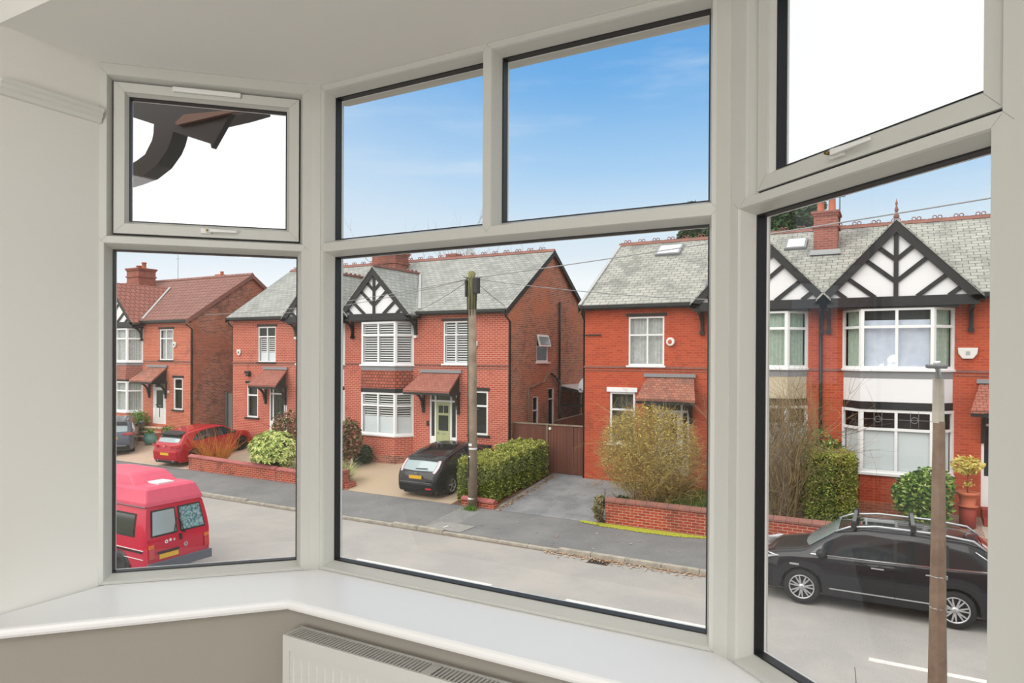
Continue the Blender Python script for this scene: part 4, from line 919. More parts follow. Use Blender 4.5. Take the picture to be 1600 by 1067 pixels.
q = MB(); q.tube([(-1.62, 25.7, 9.4), (-1.62, 25.7, 10.9)], .018, 6); q.tube([(-1.8, 25.7, 10.75), (-1.4, 25.7, 10.75)], .012, 6); q.tube([(-1.75, 25.7, 10.55), (-1.45, 25.7, 10.55)], .012, 6); q.build('tv_aerial', 'wire_dark', C.root)
# ---------------- steps
def steps(label, x0, x1, n, y0, z0, tread, rise, m, m2=None, group=None):
    t = thing('doorstep', label, 'steps', ((x0+x1)/2, y0, z0)); 
    for i in range(n):
        q = MB(); q.box(x0, x1, y0+i*tread, YF, z0+(i*rise if i else -.12), z0+(i+1)*rise); q.build('step', m, t, bevel=.012)
        if m2: q = MB(); q.box(x0-.02, x1+.02, y0+i*tread-.03, y0+(i+1)*tread+.02 if i < n-1 else YF, z0+(i+1)*rise, z0+(i+1)*rise+.04); q.build('tread', m2, t)
steps('three sandstone front steps beside the teal pots, far left house', -35.5, -33.75, 3, 21.85, .56, .36, .20, 'brick_left', 'step_stone')
steps('small step under the black front door behind the leafy shrub', -26.2, -24.9, 2, 22.3, .62, .32, .22, 'brick_left', 'step_stone')
steps('low step under the green front door', -16.75, -15.3, 1, 22.6, .66, .36, .24, 'stone')
steps('dark red tiled steps behind the big bush', -7.3, -5.9, 2, 22.0, .60, .40, .22, 'step_red')
steps('dark red tiled steps under the red front door at the right', 2.15, 3.6, 2, 22.2, .62, .40, .18, 'step_red')
# ============================================================ CARS
def smooth(xs, ys, n=400, k=7):
    X_ = np.linspace(xs[0], xs[-1], n); Y_ = np.interp(X_, xs, ys)
    if k > 1:
        ker = np.hanning(k+2)[1:-1]; ker /= ker.sum(); P_ = np.concatenate([np.full(k, Y_[0]), Y_, np.full(k, Y_[-1])]); Y_ = np.convolve(P_, ker, 'same')[k:-k]
    return lambda x: float(np.interp(x, X_, Y_))
class Car:
    """x forward, y left, z up, origin on the ground under the middle of the car"""
    def __init__(s, name, label, loc, rz, spec, paint, rot=None, cat='car', glass='car_glass', rim='alloy'):
        s.sp = sp = spec; s.root = thing(name, label, cat, loc, rz, rot=rot); L = sp['L']; s.x0, s.x1 = -L/2, L/2
        s.top = smooth(*sp['top'], k=sp.get('k', 13)); s.belt = smooth(*sp['belt'], k=15); s.w = smooth(*sp['w'], k=21); s.tum = sp.get('tum', .26)
        s.R = sp['wr']; s.axles = sp['axles']; s.sill = sp.get('sill', .22)
        s.paint = paint; s.body(); s.under(); s.wheels(rim)
    def bot(s, x):
        z = s.sill+ (.10 if abs(x) > s.x1-.12 else 0)
        for a in s.axles:
            r = s.R+.055; d = x-a
            if abs(d) < r: z = max(z, s.R+math.sqrt(r*r-d*d)*.98)
        return z
    def sec(s, x):
        t, b, w = s.top(x), s.belt(x), s.w(x); b = min(b, t-.02); z0 = min(s.bot(x), b-.03)
        wr = w-s.tum*(t-b)-.06; cr = min(.05, (t-b)*.4)
        zm = max(z0+.02, z0+.45*(b-z0))
        return [(w*.90, z0), (w*.985, z0+.01*1), (w, zm), (w*.992, b-.03), (w*.97, b), (wr+.03, t-cr-.03), (wr, t-cr), (wr-.06, t-cr*.45), (wr*.5, t-.006), (0, t)]
    def body(s):
        xs = sorted(set(list(np.linspace(s.x0, s.x1, 110))+[a+d for a in s.axles for d in np.linspace(-s.R-.06, s.R+.06, 17)]))
        q_ = [xs[0]]
        for x in xs[1:]:
            if x-q_[-1] > .012: q_.append(x)
        xs = q_
        vs = []; fs = []; k = None
        for x in xs:
            p = s.sec(x); ring_ = [(x, y, z) for y, z in p]+[(x, -y, z) for y, z in p[-2::-1]]; k = len(ring_); vs += ring_
        for i in range(len(xs)-1):
            for j in range(k-1): fs.append((i*k+j, i*k+j+1, (i+1)*k+j+1, (i+1)*k+j))
            fs.append((i*k+k-1, i*k, (i+1)*k, (i+1)*k+k-1))
        mb = MB(); mb.add(vs, fs, True); n = len(xs)-1
        mb.add(vs[:k], [tuple(range(k))]); mb.add(vs[n*k:], [tuple(range(k-1, -1, -1))])
        o = mb.build('body', s.paint, s.root, world=False); s.bodyo = o
        md = o.modifiers.new('n', 'WEIGHTED_NORMAL') if False else None
        me = o.data
        try: me.set_sharp_from_angle(angle=R(38))
        except Exception: pass
    def ys(s, x, z):
        t, b, w = s.top(x), s.belt(x), s.w(x); wr = w-s.tum*(t-b)-.06; cr = min(.05, (t-b)*.4)
        q = (z-b)/max(.02, t-cr-.03-b); return w*.97+(wr+.03-w*.97)*q
    def sidewin(s, name, xs, zlo, zhi, m='car_glass', parent=None, sides=(1, -1), eps=.014):
        for sg in sides:
            lo = lambda x: float(np.interp(x, xs, zlo)); hi = lambda x: float(np.interp(x, xs, zhi))
            mb = MB(); mb.grid(lambda u, v: (xs[0]+u*(xs[-1]-xs[0]), sg*(s.ys(xs[0]+u*(xs[-1]-xs[0]), lo(xs[0]+u*(xs[-1]-xs[0]))*(1-v)+hi(xs[0]+u*(xs[-1]-xs[0]))*v)+eps), lo(xs[0]+u*(xs[-1]-xs[0]))*(1-v)+hi(xs[0]+u*(xs[-1]-xs[0]))*v), 30, 3)
            mb.build(name, m, parent or s.root, world=False)
    def tops(s, name, xa, xb, va, vb, m, eps=.008, nu=14, nv=12, parent=None):
        """panel lying on the upper surface; xa(v), xb(v) limits, v across in -1..1"""
        def fn(u, q):
            v = va+(vb-va)*q; a = xa(v) if callable(xa) else xa; b = xb(v) if callable(xb) else xb; x = a+(b-a)*u
            t, bl, w = s.top(x), s.belt(x), s.w(x); bl = min(bl, t-.02); wr = w-s.tum*(t-bl)-.06; cr = min(.05, (t-bl)*.4)
            z = float(np.interp(abs(v), [0, .5, 1-.06/wr, 1], [t, t-.006, t-cr*.45, t-cr])); sl = (s.top(x+.02)-s.top(x-.02))/.04; n_ = math.hypot(sl, 1)
            return (x-sl/n_*eps, v*wr, z+eps/n_)
        mb = MB(); mb.grid(fn, nu, nv); return mb.build(name, m, parent or s.root, world=False)
    def under(s):
        mb = MB(); wn_ = s.w(0)*.80; mb.box(s.x0+.12, s.x1-.12, -wn_+.12, wn_-.12, s.sill-.04, s.R+.2)
        mb.build('underbody', 'black_trim', s.root, world=False)
        mb = MB()
        for a in s.axles:
            for sg in (1, -1): 
                r = s.R+.05; y0 = sg*(s.w(a)*.93); y1 = sg*(s.w(a)*.93-.32)
                pts = [(a+r*math.cos(t*math.pi/12), y0, s.R+r*math.sin(t*math.pi/12)) for t in range(13)]
                for p, q in zip(pts, pts[1:]): mb.quad(p, q, (q[0], y1, q[2]), (p[0], y1, p[2]))
                mb.add([(x, y1, z) for x, y, z in pts], [tuple(range(13))])
        mb.build('wheel_arch', 'black_trim', s.root, world=False)
    def wheels(s, rim):
        r = s.R; wt = .205
        for a in s.axles:
            for sg in (1, -1):
                y = sg*(s.w(a)-.015); c = (a, y, r); 
                mb = MB(); mb.lathe([(r*.70, 0), (r*.86, .0), (r*.97, -.02*1), (r, -.05), (r, -wt+.05), (r*.97, -wt+.02), (r*.70, -wt)] if sg > 0 else [(r*.70, 0), (r*.86, 0), (r*.97, .02), (r, .05), (r, wt-.05), (r*.97, wt-.02), (r*.70, wt)], c, 28, 'y')
                w = mb.build('wheel', 'tyre', s.root, world=False)
                mb = MB(); mb.lathe([(r*.0, -sg*.06), (r*.66, -sg*.06)], c, 24, 'y'); mb.build('brake_disc', 'black_trim', w, world=False)
                mb = MB(); mb.lathe([(r*.71, -sg*.012), (r*.70, sg*.002), (r*.64, -sg*.004), (r*.62, -sg*.03)], c, 28, 'y')
                ns = s.sp.get('spokes', 5); tw = s.sp.get('spoke_w', .30)
                for i in range(ns):
                    t0 = 2*math.pi*i/ns+.3
                    for dt in (s.sp.get('split', (0,))):
                        t = t0+dt; h_ = tw/2*(1 if len(s.sp.get('split', (0,))) == 1 else .5)
                        P_ = [(r*.10, t0-.6), (r*.66, t-h_), (r*.66, t+h_), (r*.10, t0+.6)]
                        f_ = [(a+q*math.cos(g), y-sg*.004-sg*(.012 if q < r*.3 else 0), r+q*math.sin(g)) for q, g in P_]
                        mb.prism(f_, (0, -sg*.03, 0))
                mb.lathe([(0, sg*.0), (r*.16, -sg*.002), (r*.18, -sg*.02)], c, 16, 'y')
                mb.build('rim', rim, w, world=False)
    def bx(s, name, m, x0, x1, y0, y1, z0, z1, bevel=.0, parent=None, mirror=False):
        for sg in ((1, -1) if mirror else (1,)):
            mb = MB(); mb.box(x0, x1, sg*y0, sg*y1, z0, z1); o = mb.build(name, m, parent or s.root, world=False, bevel=bevel)
        return o
    def poly(s, name, m, pts, d, parent=None, mirror=False, bevel=0):
        for sg in ((1, -1) if mirror else (1,)):
            mb = MB(); mb.prism([(p[0], p[1]*sg, p[2]) for p in pts], (d[0], d[1]*sg, d[2])); o = mb.build(name, m, parent or s.root, world=False, bevel=bevel)
        return o
    def mirror_(s, x, z, m):
        for sg in (1, -1):
            y = s.w(x)
            mb = MB(); mb.lathe([(0, -.10), (.055, -.09), (.075, -.03), (.075, .03), (.06, .09), (0, .10)], (0, 0, 0), 12, 'y')
            mb.v = [(x+.02+vx*1.25, sg*(y+.09)+vy*1.05, z+vz*1.15) for vx, vy, vz in mb.v]; mb.tube([(x, sg*(y-.06), z-.04), (x+.01, sg*(y+.04), z-.02)], .02, 6)
            mb.build('wing_mirror', m, s.root, world=False)
def slopez(y): return gz(y)
# ---- black hatchback on the resin drive: nose to the house, rear to the street
def on_drive(y0, L): return (gz(y0+L)-gz(y0))/L
hb = dict(L=4.34, top=([-2.17, -2.14, -2.08, -1.95, -1.62, -1.35, -.8, -.2, .2, .55, .95, 1.3, 1.9, 2.08, 2.17], [.62, .72, .88, .96, 1.24, 1.34, 1.43, 1.48, 1.47, 1.41, 1.18, 1.02, .86, .74, .55]),
          belt=([-2.17, -1.9, -1.5, 0, .9, 1.6, 2.0, 2.17], [.60, .93, 1.0, .95, .92, .82, .74, .52]), w=([-2.17, -2.1, -1.8, -1.2, 0, 1.2, 1.8, 2.1, 2.17], [.70, .80, .88, .915, .92, .905, .86, .70, .60]),
          wr=.315, axles=(-1.27, 1.37), sill=.20, spokes=5, spoke_w=.34)
Y0 = 18.85; pit = math.atan(on_drive(Y0, 4.3)); 
c = Car('hatchback_car', 'black five door hatchback on the tan drive beside the clipped hedge', (-14.2, Y0+2.15, gz(Y0+2.15)+.005), 0, hb, 'paint_black', rot=(0, -pit, R(90)))
c.tops('rear_window', lambda v: -2.0+.06*abs(v)**2, -1.60, -.84, .84, 'car_glass_light')
c.tops('windscreen', .50, lambda v: 1.05-.1*v*v, -.9, .9, 'car_glass')
c.sidewin('side_window', [-1.42, -1.2, -.95, -.2, .4, .95], [1.06, 1.02, 1.01, .99, .97, .965], [1.12, 1.21, 1.29, 1.39, 1.35, 1.0])
c.bx('door_pillar', 'black_trim', -.12, -.06, .80, .86, .98, 1.38, mirror=True)
c.tops('spoiler', -1.66, -1.50, -.80, .80, 'paint_black', eps=.03); 
for sg in (1, -1):
    c.tops('tail_light', lambda v: -2.02, -1.60, sg*.86, sg*.985, 'lamp_pink', eps=.012, nv=3)
c.bx('number_plate', 'plate_yellow', -2.175, -2.150, -.26, .26, .70, .81); c.bx('bumper_strip', 'chrome', -2.19, -2.165, -.66, .66, .575, .59); c.bx('bumper', 'paint_black', -2.20, -2.0, -.72, .72, .34, .57, bevel=.05)
c.bx('fog_light', 'lamp_red', -2.205, -2.19, -.66, -.42, .36, .42); c.bx('badge', 'chrome', -2.12, -2.10, -.06, .06, .86, .90)
c.poly('rear_wiper', 'black_trim', [(-2.04, .05, 1.0), (-2.04, .0, 1.02), (-1.96, -.40, 1.02), (-1.96, -.40, 1.0)], (-.015, 0, .02)); c.mirror_(.75, 1.02, 'paint_black')
# ---- red hatchback on the left forecourt
rb_ = dict(L=4.28, top=([-2.14, -2.12, -2.06, -1.92, -1.62, -1.40, -.6, .1, .5, .95, 1.2, 1.85, 2.06, 2.14], [.58, .78, .96, 1.03, 1.36, 1.44, 1.47, 1.46, 1.38, 1.12, 1.0, .86, .74, .55]),
           belt=([-2.14, -1.9, -1.5, 0, .9, 1.6, 2.0, 2.14], [.56, .97, .99, .96, .92, .84, .74, .52]), w=hb['w'], wr=.325, axles=(-1.27, 1.36), sill=.18, spokes=5, spoke_w=.30)
rb_['w'] = ([x*2.14/2.17 for x in hb['w'][0]], [y*.975 for y in hb['w'][1]])
c = Car('hatchback_car', 'bright red hatchback with black spoiler, parked behind the long low brick wall', (-27.75, 20.8, gz(20.8)+.01), 0, rb_, 'paint_red', rot=(0, -R(6), R(94)), rim='alloy_dark')
c.tops('rear_window', lambda v: -1.93+.05*abs(v)**2, -1.60, -.84, .84, 'car_glass_light'); c.tops('windscreen', .48, lambda v: 1.05-.1*v*v, -.9, .9, 'car_glass')
c.sidewin('side_window', [-1.30, -1.1, -.8, -.2, .4, .95], [1.02, 1.01, 1.0, .99, .97, .965], [1.10, 1.28, 1.36, 1.38, 1.33, 1.0])
c.tops('spoiler', -1.76, -1.42, -.86, .86, 'black_trim', eps=.03); c.bx('spoiler_lip', 'black_trim', -1.80, -1.55, -.60, .60, 1.32, 1.37, bevel=.01)
for sg in (1, -1): c.poly('tail_light', 'lamp_red', [(-2.14, sg*.42, .84), (-2.14, sg*.44, .95), (-2.02, sg*.84, .98), (-2.02, sg*.85, .86)], (-.03, 0, 0)); c.poly('exhaust', 'chrome', [(-2.15, sg*.48+.05*math.cos(t), .27+.04*math.sin(t)) for t in np.linspace(0, 6.28, 12, endpoint=False)], (.1, 0, 0))
c.bx('number_plate', 'plate_yellow', -2.165, -2.145, -.26, .26, .52, .63); c.bx('diffuser', 'black_trim', -2.15, -1.9, -.62, .62, .18, .30, bevel=.02); c.bx('badge', 'chrome', -2.145, -2.12, -.04, .04, .88, .95); c.bx('bumper', 'paint_red', -2.16, -2.0, -.74, .74, .32, .72, bevel=.06)
c.mirror_(.75, 1.03, 'black_trim')
# ---- grey SUV at the left edge
sv = dict(L=4.36, top=([-2.18, -2.15, -2.08, -1.95, -1.72, -1.5, -.6, .2, .7, 1.1, 1.4, 1.9, 2.1, 2.18], [.70, .92, 1.06, 1.14, 1.48, 1.58, 1.62, 1.61, 1.50, 1.24, 1.12, .98, .86, .62]),
          belt=([-2.18, -1.9, -1.5, 0, .9, 1.6, 2.0, 2.18], [.66, 1.06, 1.10, 1.04, 1.0, .94, .86, .6]), w=([-2.18, -2.1, -1.8, -1.2, 0, 1.2, 1.8, 2.1, 2.18], [.74, .83, .89, .92, .925, .91, .86, .72, .62]), wr=.345, axles=(-1.27, 1.36), sill=.26, spokes=5)
c = Car('suv_car', 'dark grey SUV at the left edge, outside the far left house', (-34.05, 20.4, gz(20.4)+.0), 0, sv, 'paint_grey', rot=(0, -R(3), R(143)))
c.tops('rear_window', lambda v: -2.0+.05*abs(v)**2, -1.70, -.84, .84, 'car_glass_light'); c.tops('windscreen', .66, 1.2, -.9, .9, 'car_glass')
c.sidewin('side_window', [-1.7, -1.4, -.9, 0, .6, 1.1], [1.2, 1.14, 1.12, 1.08, 1.06, 1.05], [1.30, 1.46, 1.51, 1.52, 1.44, 1.1])
c.tops('spoiler', -1.78, -1.60, -.84, .84, 'black_trim', eps=.03)
for sg in (1, -1):
    c.poly('tail_light', 'lamp_red', [(-2.17, sg*.46, .98), (-2.15, sg*.46, 1.07), (-1.95, sg*.86, 1.08), (-2.0, sg*.875, .97)], (-.02, 0, 0)); c.bx('roof_rail', 'chrome', -1.5, .5, sg*.60, sg*.64, 1.60, 1.65)
c.bx('number_plate', 'plate_yellow', -2.20, -2.18, -.26, .26, .80, .91); c.bx('bumper_trim', 'chrome', -2.21, -2.18, -.62, .62, .46, .50); c.bx('bumper', 'black_trim', -2.20, -2.0, -.76, .76, .30, .52, bevel=.04); c.mirror_(.9, 1.12, 'paint_grey')
# ---- big dark estate/SUV parked on the right, facing left
ou = dict(L=4.66, top=([-2.33, -2.30, -2.24, -2.12, -1.72, -1.5, -.6, .25, .72, 1.30, 1.42, 1.95, 2.20, 2.33], [.74, 1.0, 1.12, 1.20, 1.56, 1.62, 1.67, 1.66, 1.56, 1.16, 1.12, 1.02, .90, .66]),
          belt=([-2.33, -2.0, -1.5, 0, .9, 1.6, 2.1, 2.33], [.70, 1.12, 1.10, 1.05, 1.03, .98, .88, .62]), w=([-2.33, -2.25, -1.9, -1.3, 0, 1.3, 1.9, 2.2, 2.33], [.74, .83, .88, .90, .905, .895, .85, .74, .60]), wr=.35, axles=(-1.30, 1.37), sill=.25, spokes=7, split=(-.17, .17), spoke_w=.22)
c = Car('estate_suv', 'big black SUV with roof bars parked half on the far pavement at the right', (-.26, 16.13, .02), 0, ou, 'paint_suv', rot=(0, 0, R(180+.4)))
c.tops('rear_window', lambda v: -2.16+.05*abs(v)**2, -1.76, -.86, .86, 'car_glass'); c.tops('windscreen', .70, lambda v: 1.34-.14*v*v, -.92, .92, 'car_glass_light')
c.sidewin('side_window', [-.28, .2, .6, .92, 1.18], [1.10, 1.095, 1.09, 1.085, 1.08], [1.52, 1.545, 1.50, 1.32, 1.10])
c.sidewin('side_window', [-1.14, -.7, -.34], [1.12, 1.11, 1.10], [1.49, 1.52, 1.525]); c.sidewin('side_window', [-1.88, -1.7, -1.2], [1.22, 1.15, 1.125], [1.26, 1.40, 1.485])
c.sidewin('window_chrome', [-1.90, -1.7, 0, 1.2], [1.13, 1.115, 1.075, 1.055], [1.15, 1.135, 1.092, 1.070], 'chrome', eps=.020)
def tailchrome(): 
    for sg in (1, -1):
        mb = MB(); pts = [(x, sg*(c.ys(x, z)+.012), z) for x, z in ((-1.62, 1.46), (-1.80, 1.34), (-1.96, 1.18), (-1.88, 1.13))]; mb.tube(pts, .012, 6); mb.build('window_chrome', 'chrome', c.root, world=False)
tailchrome()
for sg in (1, -1):
    mb = MB(); mb.tube([(x, sg*(c.w(x)-c.tum*(c.top(x)-c.belt(x))-.10), c.top(x)-.005+dz_) for x, dz_ in ((-1.80, .0), (-1.6, .045), (-1.0, .055), (0, .055), (.5, .045), (.75, .0))], .022, 8); mb.build('roof_rail', 'galv', c.root, world=False)
for x in (-.62, .42):
    mb = MB(); z = c.top(x)+.10; mb.box(x-.035, x+.035, -.66, .66, z, z+.035); mb.build('roof_bar', 'metal_grey', c.root, world=False, bevel=.008)
    mb = MB(); [mb.box(x-.05, x+.05, sg*.66-.05, sg*.66+.05, z-.09, z+.05) for sg in (1, -1)]; mb.build('bar_foot', 'black_trim', c.root, world=False, bevel=.01, split=True)
c.tops('sunroof', -.30, .50, -.62, .62, 'car_glass', eps=.006)
for i in range(5): c.tops('roof_rib', -1.45, -.35, -.5+i*.25-.02, -.5+i*.25+.02, 'black_trim', eps=.02, nv=2)
c.bx('door_chrome', 'chrome', -.95, .85, .885, .90, .40, .425, mirror=True)
for sg in (1, -1):
    c.poly('headlight', 'lamp_clear', [(2.26, sg*.48, .86), (2.24, sg*.48, .97), (1.98, sg*.86, .98), (1.80, sg*.875, .94), (2.05, sg*.84, .86)], (.05, sg*.015, 0)); c.poly('tail_light', 'lamp_red', [(-2.30, sg*.52, .98), (-2.28, sg*.52, 1.08), (-1.86, sg*.89, 1.04), (-2.0, sg*.90, .96)], (-.02, sg*.012, 0))
    c.bx('door_handle', 'chrome', -.12, .10, sg*.905, sg*.925, .93, .955); c.bx('door_handle', 'chrome', -1.02, -.82, sg*.905, sg*.925, .94, .965)
    c.bx('front_chrome', 'chrome', 2.05, 2.32, sg*.60, sg*.74, .50, .53); c.bx('side_badge', 'chrome', 1.42, 1.60, sg*.895, sg*.91, .80, .84)
    c.bx('door_seam', 'black_trim', -.315, -.305, sg*.893, sg*.9065, .40, 1.05); c.bx('door_seam', 'black_trim', .985, .995, sg*.886, sg*.9035, .40, 1.02)
    for xx in (-.31, -1.17): c.poly('door_pillar', 'black_trim', [(xx-.03, sg*(c.ys(xx, 1.10)+.004), 1.10), (xx+.03, sg*(c.ys(xx, 1.10)+.004), 1.10), (xx+.03, sg*(c.ys(xx, 1.52)+.004), 1.52), (xx-.03, sg*(c.ys(xx, 1.52)+.004), 1.52)], (0, sg*.003, 0))
c.bx('bumper', 'black_trim', 2.05, 2.36, -.72, .72, .28, .60, bevel=.05); c.bx('bumper', 'paint_suv', -2.37, -2.1, -.76, .76, .34, .66, bevel=.05); c.mirror_(.98, 1.12, 'black_trim')
# ---- red camper van parked on the near side, facing left
vn = thing('camper_van', 'red high top camper van parked at the near kerb, tail towards us', 'van', (-16.46, 10.03, .02), 0, rot=(0, 0, R(180))); vn.scale = (.9, .9, .9)
VL = 4.79; hx = VL/2
def vsec(x, z):   # half width of the van shell at length x, height z
    w = float(np.interp(z, [.25, .5, 1.0, 1.25, 1.80, 1.92], [.86, .91, .92, .90, .79, .70])); e = float(np.interp(abs(x), [0, hx-.5, hx-.12, hx], [1, 1, .985, .94]));
    return w*e
def xend(z): return -hx+float(np.interp(z, [.25, .6, 1.05, 1.9], [0, 0, .02, .20]))
mb = MB(); zs_ = [.28, .34, .5, .8, 1.05, 1.15, 1.35, 1.6, 1.80, 1.88, 1.93]
def nose(z): return hx-float(np.interp(z, [.28, .6, .85, 1.05, 1.25, 1.93], [.02, 0, .08, .45, .85, 1.65]))
def wheelcut(x, z): return z
nx = 60; vs = []
for z in zs_:
    for sg in (1, -1):
        for i in range(nx+1):
            u = i/nx; xe, xn = xend(z), nose(z); x = xe+(xn-xe)*u; vs.append((x, sg*vsec(x, z), z))
k = nx+1; fs = []
for a_ in range(len(zs_)-1):
    for sg in (0, 1):
        b0 = a_*2*k+sg*k; b1 = b0+2*k
        for i in range(nx):
            xm = vs[b0+i][0]; zc = vs[b0+i][2]
            fs.append((b0+i, b0+i+1, b1+i+1, b1+i))
    b0 = a_*2*k; b1 = b0+2*k; fs.append((b0, b0+k, b1+k, b1)); fs.append((b0+nx, b0+k+nx, b1+k+nx, b1+nx))
b0 = (len(zs_)-1)*2*k
for i in range(nx): fs.append((b0+i, b0+i+1, b0+k+i+1, b0+k+i)); fs.append((i, i+1, k+i+1, k+i))
mb.add(vs, fs, True); vb = mb.build('body', 'paint_van', vn, world=False); vb.data.set_sharp_from_angle(angle=R(34))
# high top: lofted rings
def hring(z, xr, xf, w): return [(xr, -w, z), (xr, w, z), (xf-.25, w, z), (xf, w*.7, z), (xf, -w*.7, z), (xf-.25, -w, z)]
rings = [hring(1.86, -hx+.17, 1.55, .80), hring(1.95, -hx+.19, 1.52, .80), hring(2.24, -hx+.32, 1.25, .70), hring(2.30, -hx+.42, 1.15, .62)]
mb = MB(); mb.add([p for r_ in rings for p in r_], [(i*6+j, i*6+(j+1) % 6, (i+1)*6+(j+1) % 6, (i+1)*6+j) for i in range(3) for j in range(6)]+[tuple(range(18, 24))])
rings = [hring(2.24, -hx+.85, 1.20, .62), hring(2.52, -hx+1.25, .80, .52), hring(2.56, -hx+1.35, .7, .46)]
mb.add([p for r_ in rings for p in r_], [(i*6+j, i*6+(j+1) % 6, (i+1)*6+(j+1) % 6, (i+1)*6+j) for i in range(2) for j in range(6)]+[tuple(range(12, 18))])
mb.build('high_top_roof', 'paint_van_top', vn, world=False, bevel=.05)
mb = MB(); mb.box(-hx+.55, -hx+1.05, -.22, .22, 2.29, 2.35); mb.build('roof_vent', 'white_plastic', vn, world=False, bevel=.015)
mb = MB(); [mb.box(-hx+.2, 1.5, sg*.805, sg*.83, 1.855, 1.875) for sg in (1, -1)]; mb.build('roof_trim', 'chrome', vn, world=False, split=True)
def vrear(y, z, e): return Vector((xend(z)-e, y, z))
def vpanel(name, m, y0, y1, z0, z1, e, th=.01, parent=None, shear=0.):
    mb = MB(); A = [vrear(y0, z0, e), vrear(y1, z0, e), vrear(y1*(1-shear), z1, e), vrear(y0*(1-shear if abs(y0) > .3 else 1), z1, e)]; mb.prism(A, (-th, 0, 0)); return mb.build(name, m, parent or vn, world=False, bevel=.004)
for sg in (1, -1):
    vpanel('window_rubber', 'black_trim', sg*.035, sg*.76, 1.12, 1.76, .004, .012, shear=.10)
    vpanel('rear_window', 'crumpled_foil' if sg < 0 else 'car_glass_light', sg*.075, sg*.72, 1.16, 1.72, .018, .008, shear=.10)
    vpanel('rear_door', 'paint_van', sg*.012, sg*.80, .48, 1.82, .001, .006, shear=.11)
    vpanel('tail_light', 'lamp_red', sg*.84, sg*.70, .60, .86, .006, .03); vpanel('indicator', 'lamp_amber', sg*.84, sg*.70, .86, .94, .006, .03)
    mb = MB(); mb.box(-hx+.25, -hx+.30, sg*.80-.02, sg*.80+.04, 1.0, 1.06); mb.build('hinge', 'paint_van', vn, world=False)
vpanel('bumper', 'van_bumper', -.88, .88, .28, .50, .0, .09); vpanel('number_plate', 'plate_yellow', .02+.02, .56, .56, .68, .012, .01); vpanel('plate_lamp_bar', 'black_trim', .02, .62, .70, .745, .010, .03)
vpanel('door_handle', 'black_trim', -.06, .0, .93, 1.07, .010, .03)
mb = MB()
for (y, z, r_) in ((.36, .955, .046), (.25, .975, .036)): mb.prism([vrear(y+r_*math.cos(t), z+r_*math.sin(t), .010) for t in np.linspace(0, 6.28, 16, endpoint=False)], (-.003, 0, 0))
mb.build('round_sticker', 'white_plastic', vn, world=False, split=True)
mb = MB(); mb.prism([vrear(.36+.018*math.cos(t), .955+.018*math.sin(t), .014) for t in np.linspace(0, 6.28, 12, endpoint=False)], (-.002, 0, 0)); mb.build('sticker_print', 'wire_dark', vn, world=False)
mb = MB(); 
for dz_ in (-.018, .0, .018): mb.prism([vrear(.12, .965+dz_-.006, .010), vrear(.17, .965+dz_-.006, .010), vrear(.17, .965+dz_+.005, .010), vrear(.12, .965+dz_+.005, .010)], (-.003, 0, 0))
mb.build('letter_sticker', 'white_plastic', vn, world=False)
# round badge with a V over a W
bd = MB(); cy_, cz_ = -.17, .78
def arc(r0, r1, n=24):
    for i in range(n):
        a0, a1 = 2*math.pi*i/n, 2*math.pi*(i+1)/n
        bd.prism([vrear(cy_+r0*math.cos(a0), cz_+r0*math.sin(a0), .010), vrear(cy_+r1*math.cos(a0), cz_+r1*math.sin(a0), .010), vrear(cy_+r1*math.cos(a1), cz_+r1*math.sin(a1), .010), vrear(cy_+r0*math.cos(a1), cz_+r0*math.sin(a1), .010)], (-.008, 0, 0))
arc(.047, .056)
def stroke(pts):
    for (y0, z0), (y1, z1) in zip(pts, pts[1:]): bd.beam(vrear(cy_+y0, cz_+z0, .016), vrear(cy_+y1, cz_+z1, .016), .009, .006, up=(1, 0, 0))
stroke([(.022, .042), (0, .008), (-.022, .042)]); stroke([(.044, .018), (.022, -.040), (0, -.004), (-.022, -.040), (-.044, .018)])
bd.build('round_badge', 'chrome', vn, world=False)
for (y, z) in ((.14, 1.15), (-.14, 1.10)):
    mb = MB(); mb.beam(vrear(y, z, .04), vrear(y*.25, z+.34, .04), .02, .02); mb.tube([vrear(y, z, 0), vrear(y, z, .05)], .02, 8); mb.build('rear_wiper', 'black_trim', vn, world=False)
for sg in (1, -1):
    for xa, xb in ((-1.95, -1.0), (-.85, .2)):
        A = [Vector((x, sg*(vsec(x, z)+.006), z)) for x, z in ((xa, 1.12), (xb, 1.12), (xb, 1.68), (xa+.06, 1.68))]
        mb = MB(); mb.prism(A, (0, sg*.006, 0)); mb.build('window_rubber', 'black_trim', vn, world=False)
        A = [Vector((x, sg*(vsec(x, z)+.014), z)) for x, z in ((xa+.05, 1.17), (xb-.05, 1.17), (xb-.05, 1.64), (xa+.10, 1.64))]
        mb = MB(); mb.prism(A, (0, sg*.004, 0)); mb.build('side_window', 'car_glass', vn, world=False)
    mb = MB(); mb.box(-hx+.15, 1.9, sg*.915, sg*.935, .76, .80); mb.box(-hx+.15, 1.9, sg*.93, sg*.937, .785, .795); mb.build('side_moulding', 'black_trim', vn, world=False, split=True)
    mb = MB(); [mb.box(-hx+.1, 2.0, sg*.915, sg*.929, z, z+.014) for z in (.60, .82)]; mb.build('side_stripe', 'white_plastic', vn, world=False, split=True)
    for a in (-1.35, 1.55):
        mb = MB(); r = .33
        mb.lathe([(0, 0), (r+.07, 0), (r+.07, -sg*.02)], (a, sg*.925, r), 28, 'y'); mb.build('wheel_arch', 'black_trim', vn, world=False)
        mb = MB(); mb.lathe([(0, .0), (r*.6, 0), (r*.62, sg*.02), (r*.9, sg*.03), (r, sg*.01), (r, -sg*.15)], (a, sg*.93, r), 28, 'y'); mb.build('wheel', 'tyre', vn, world=False)

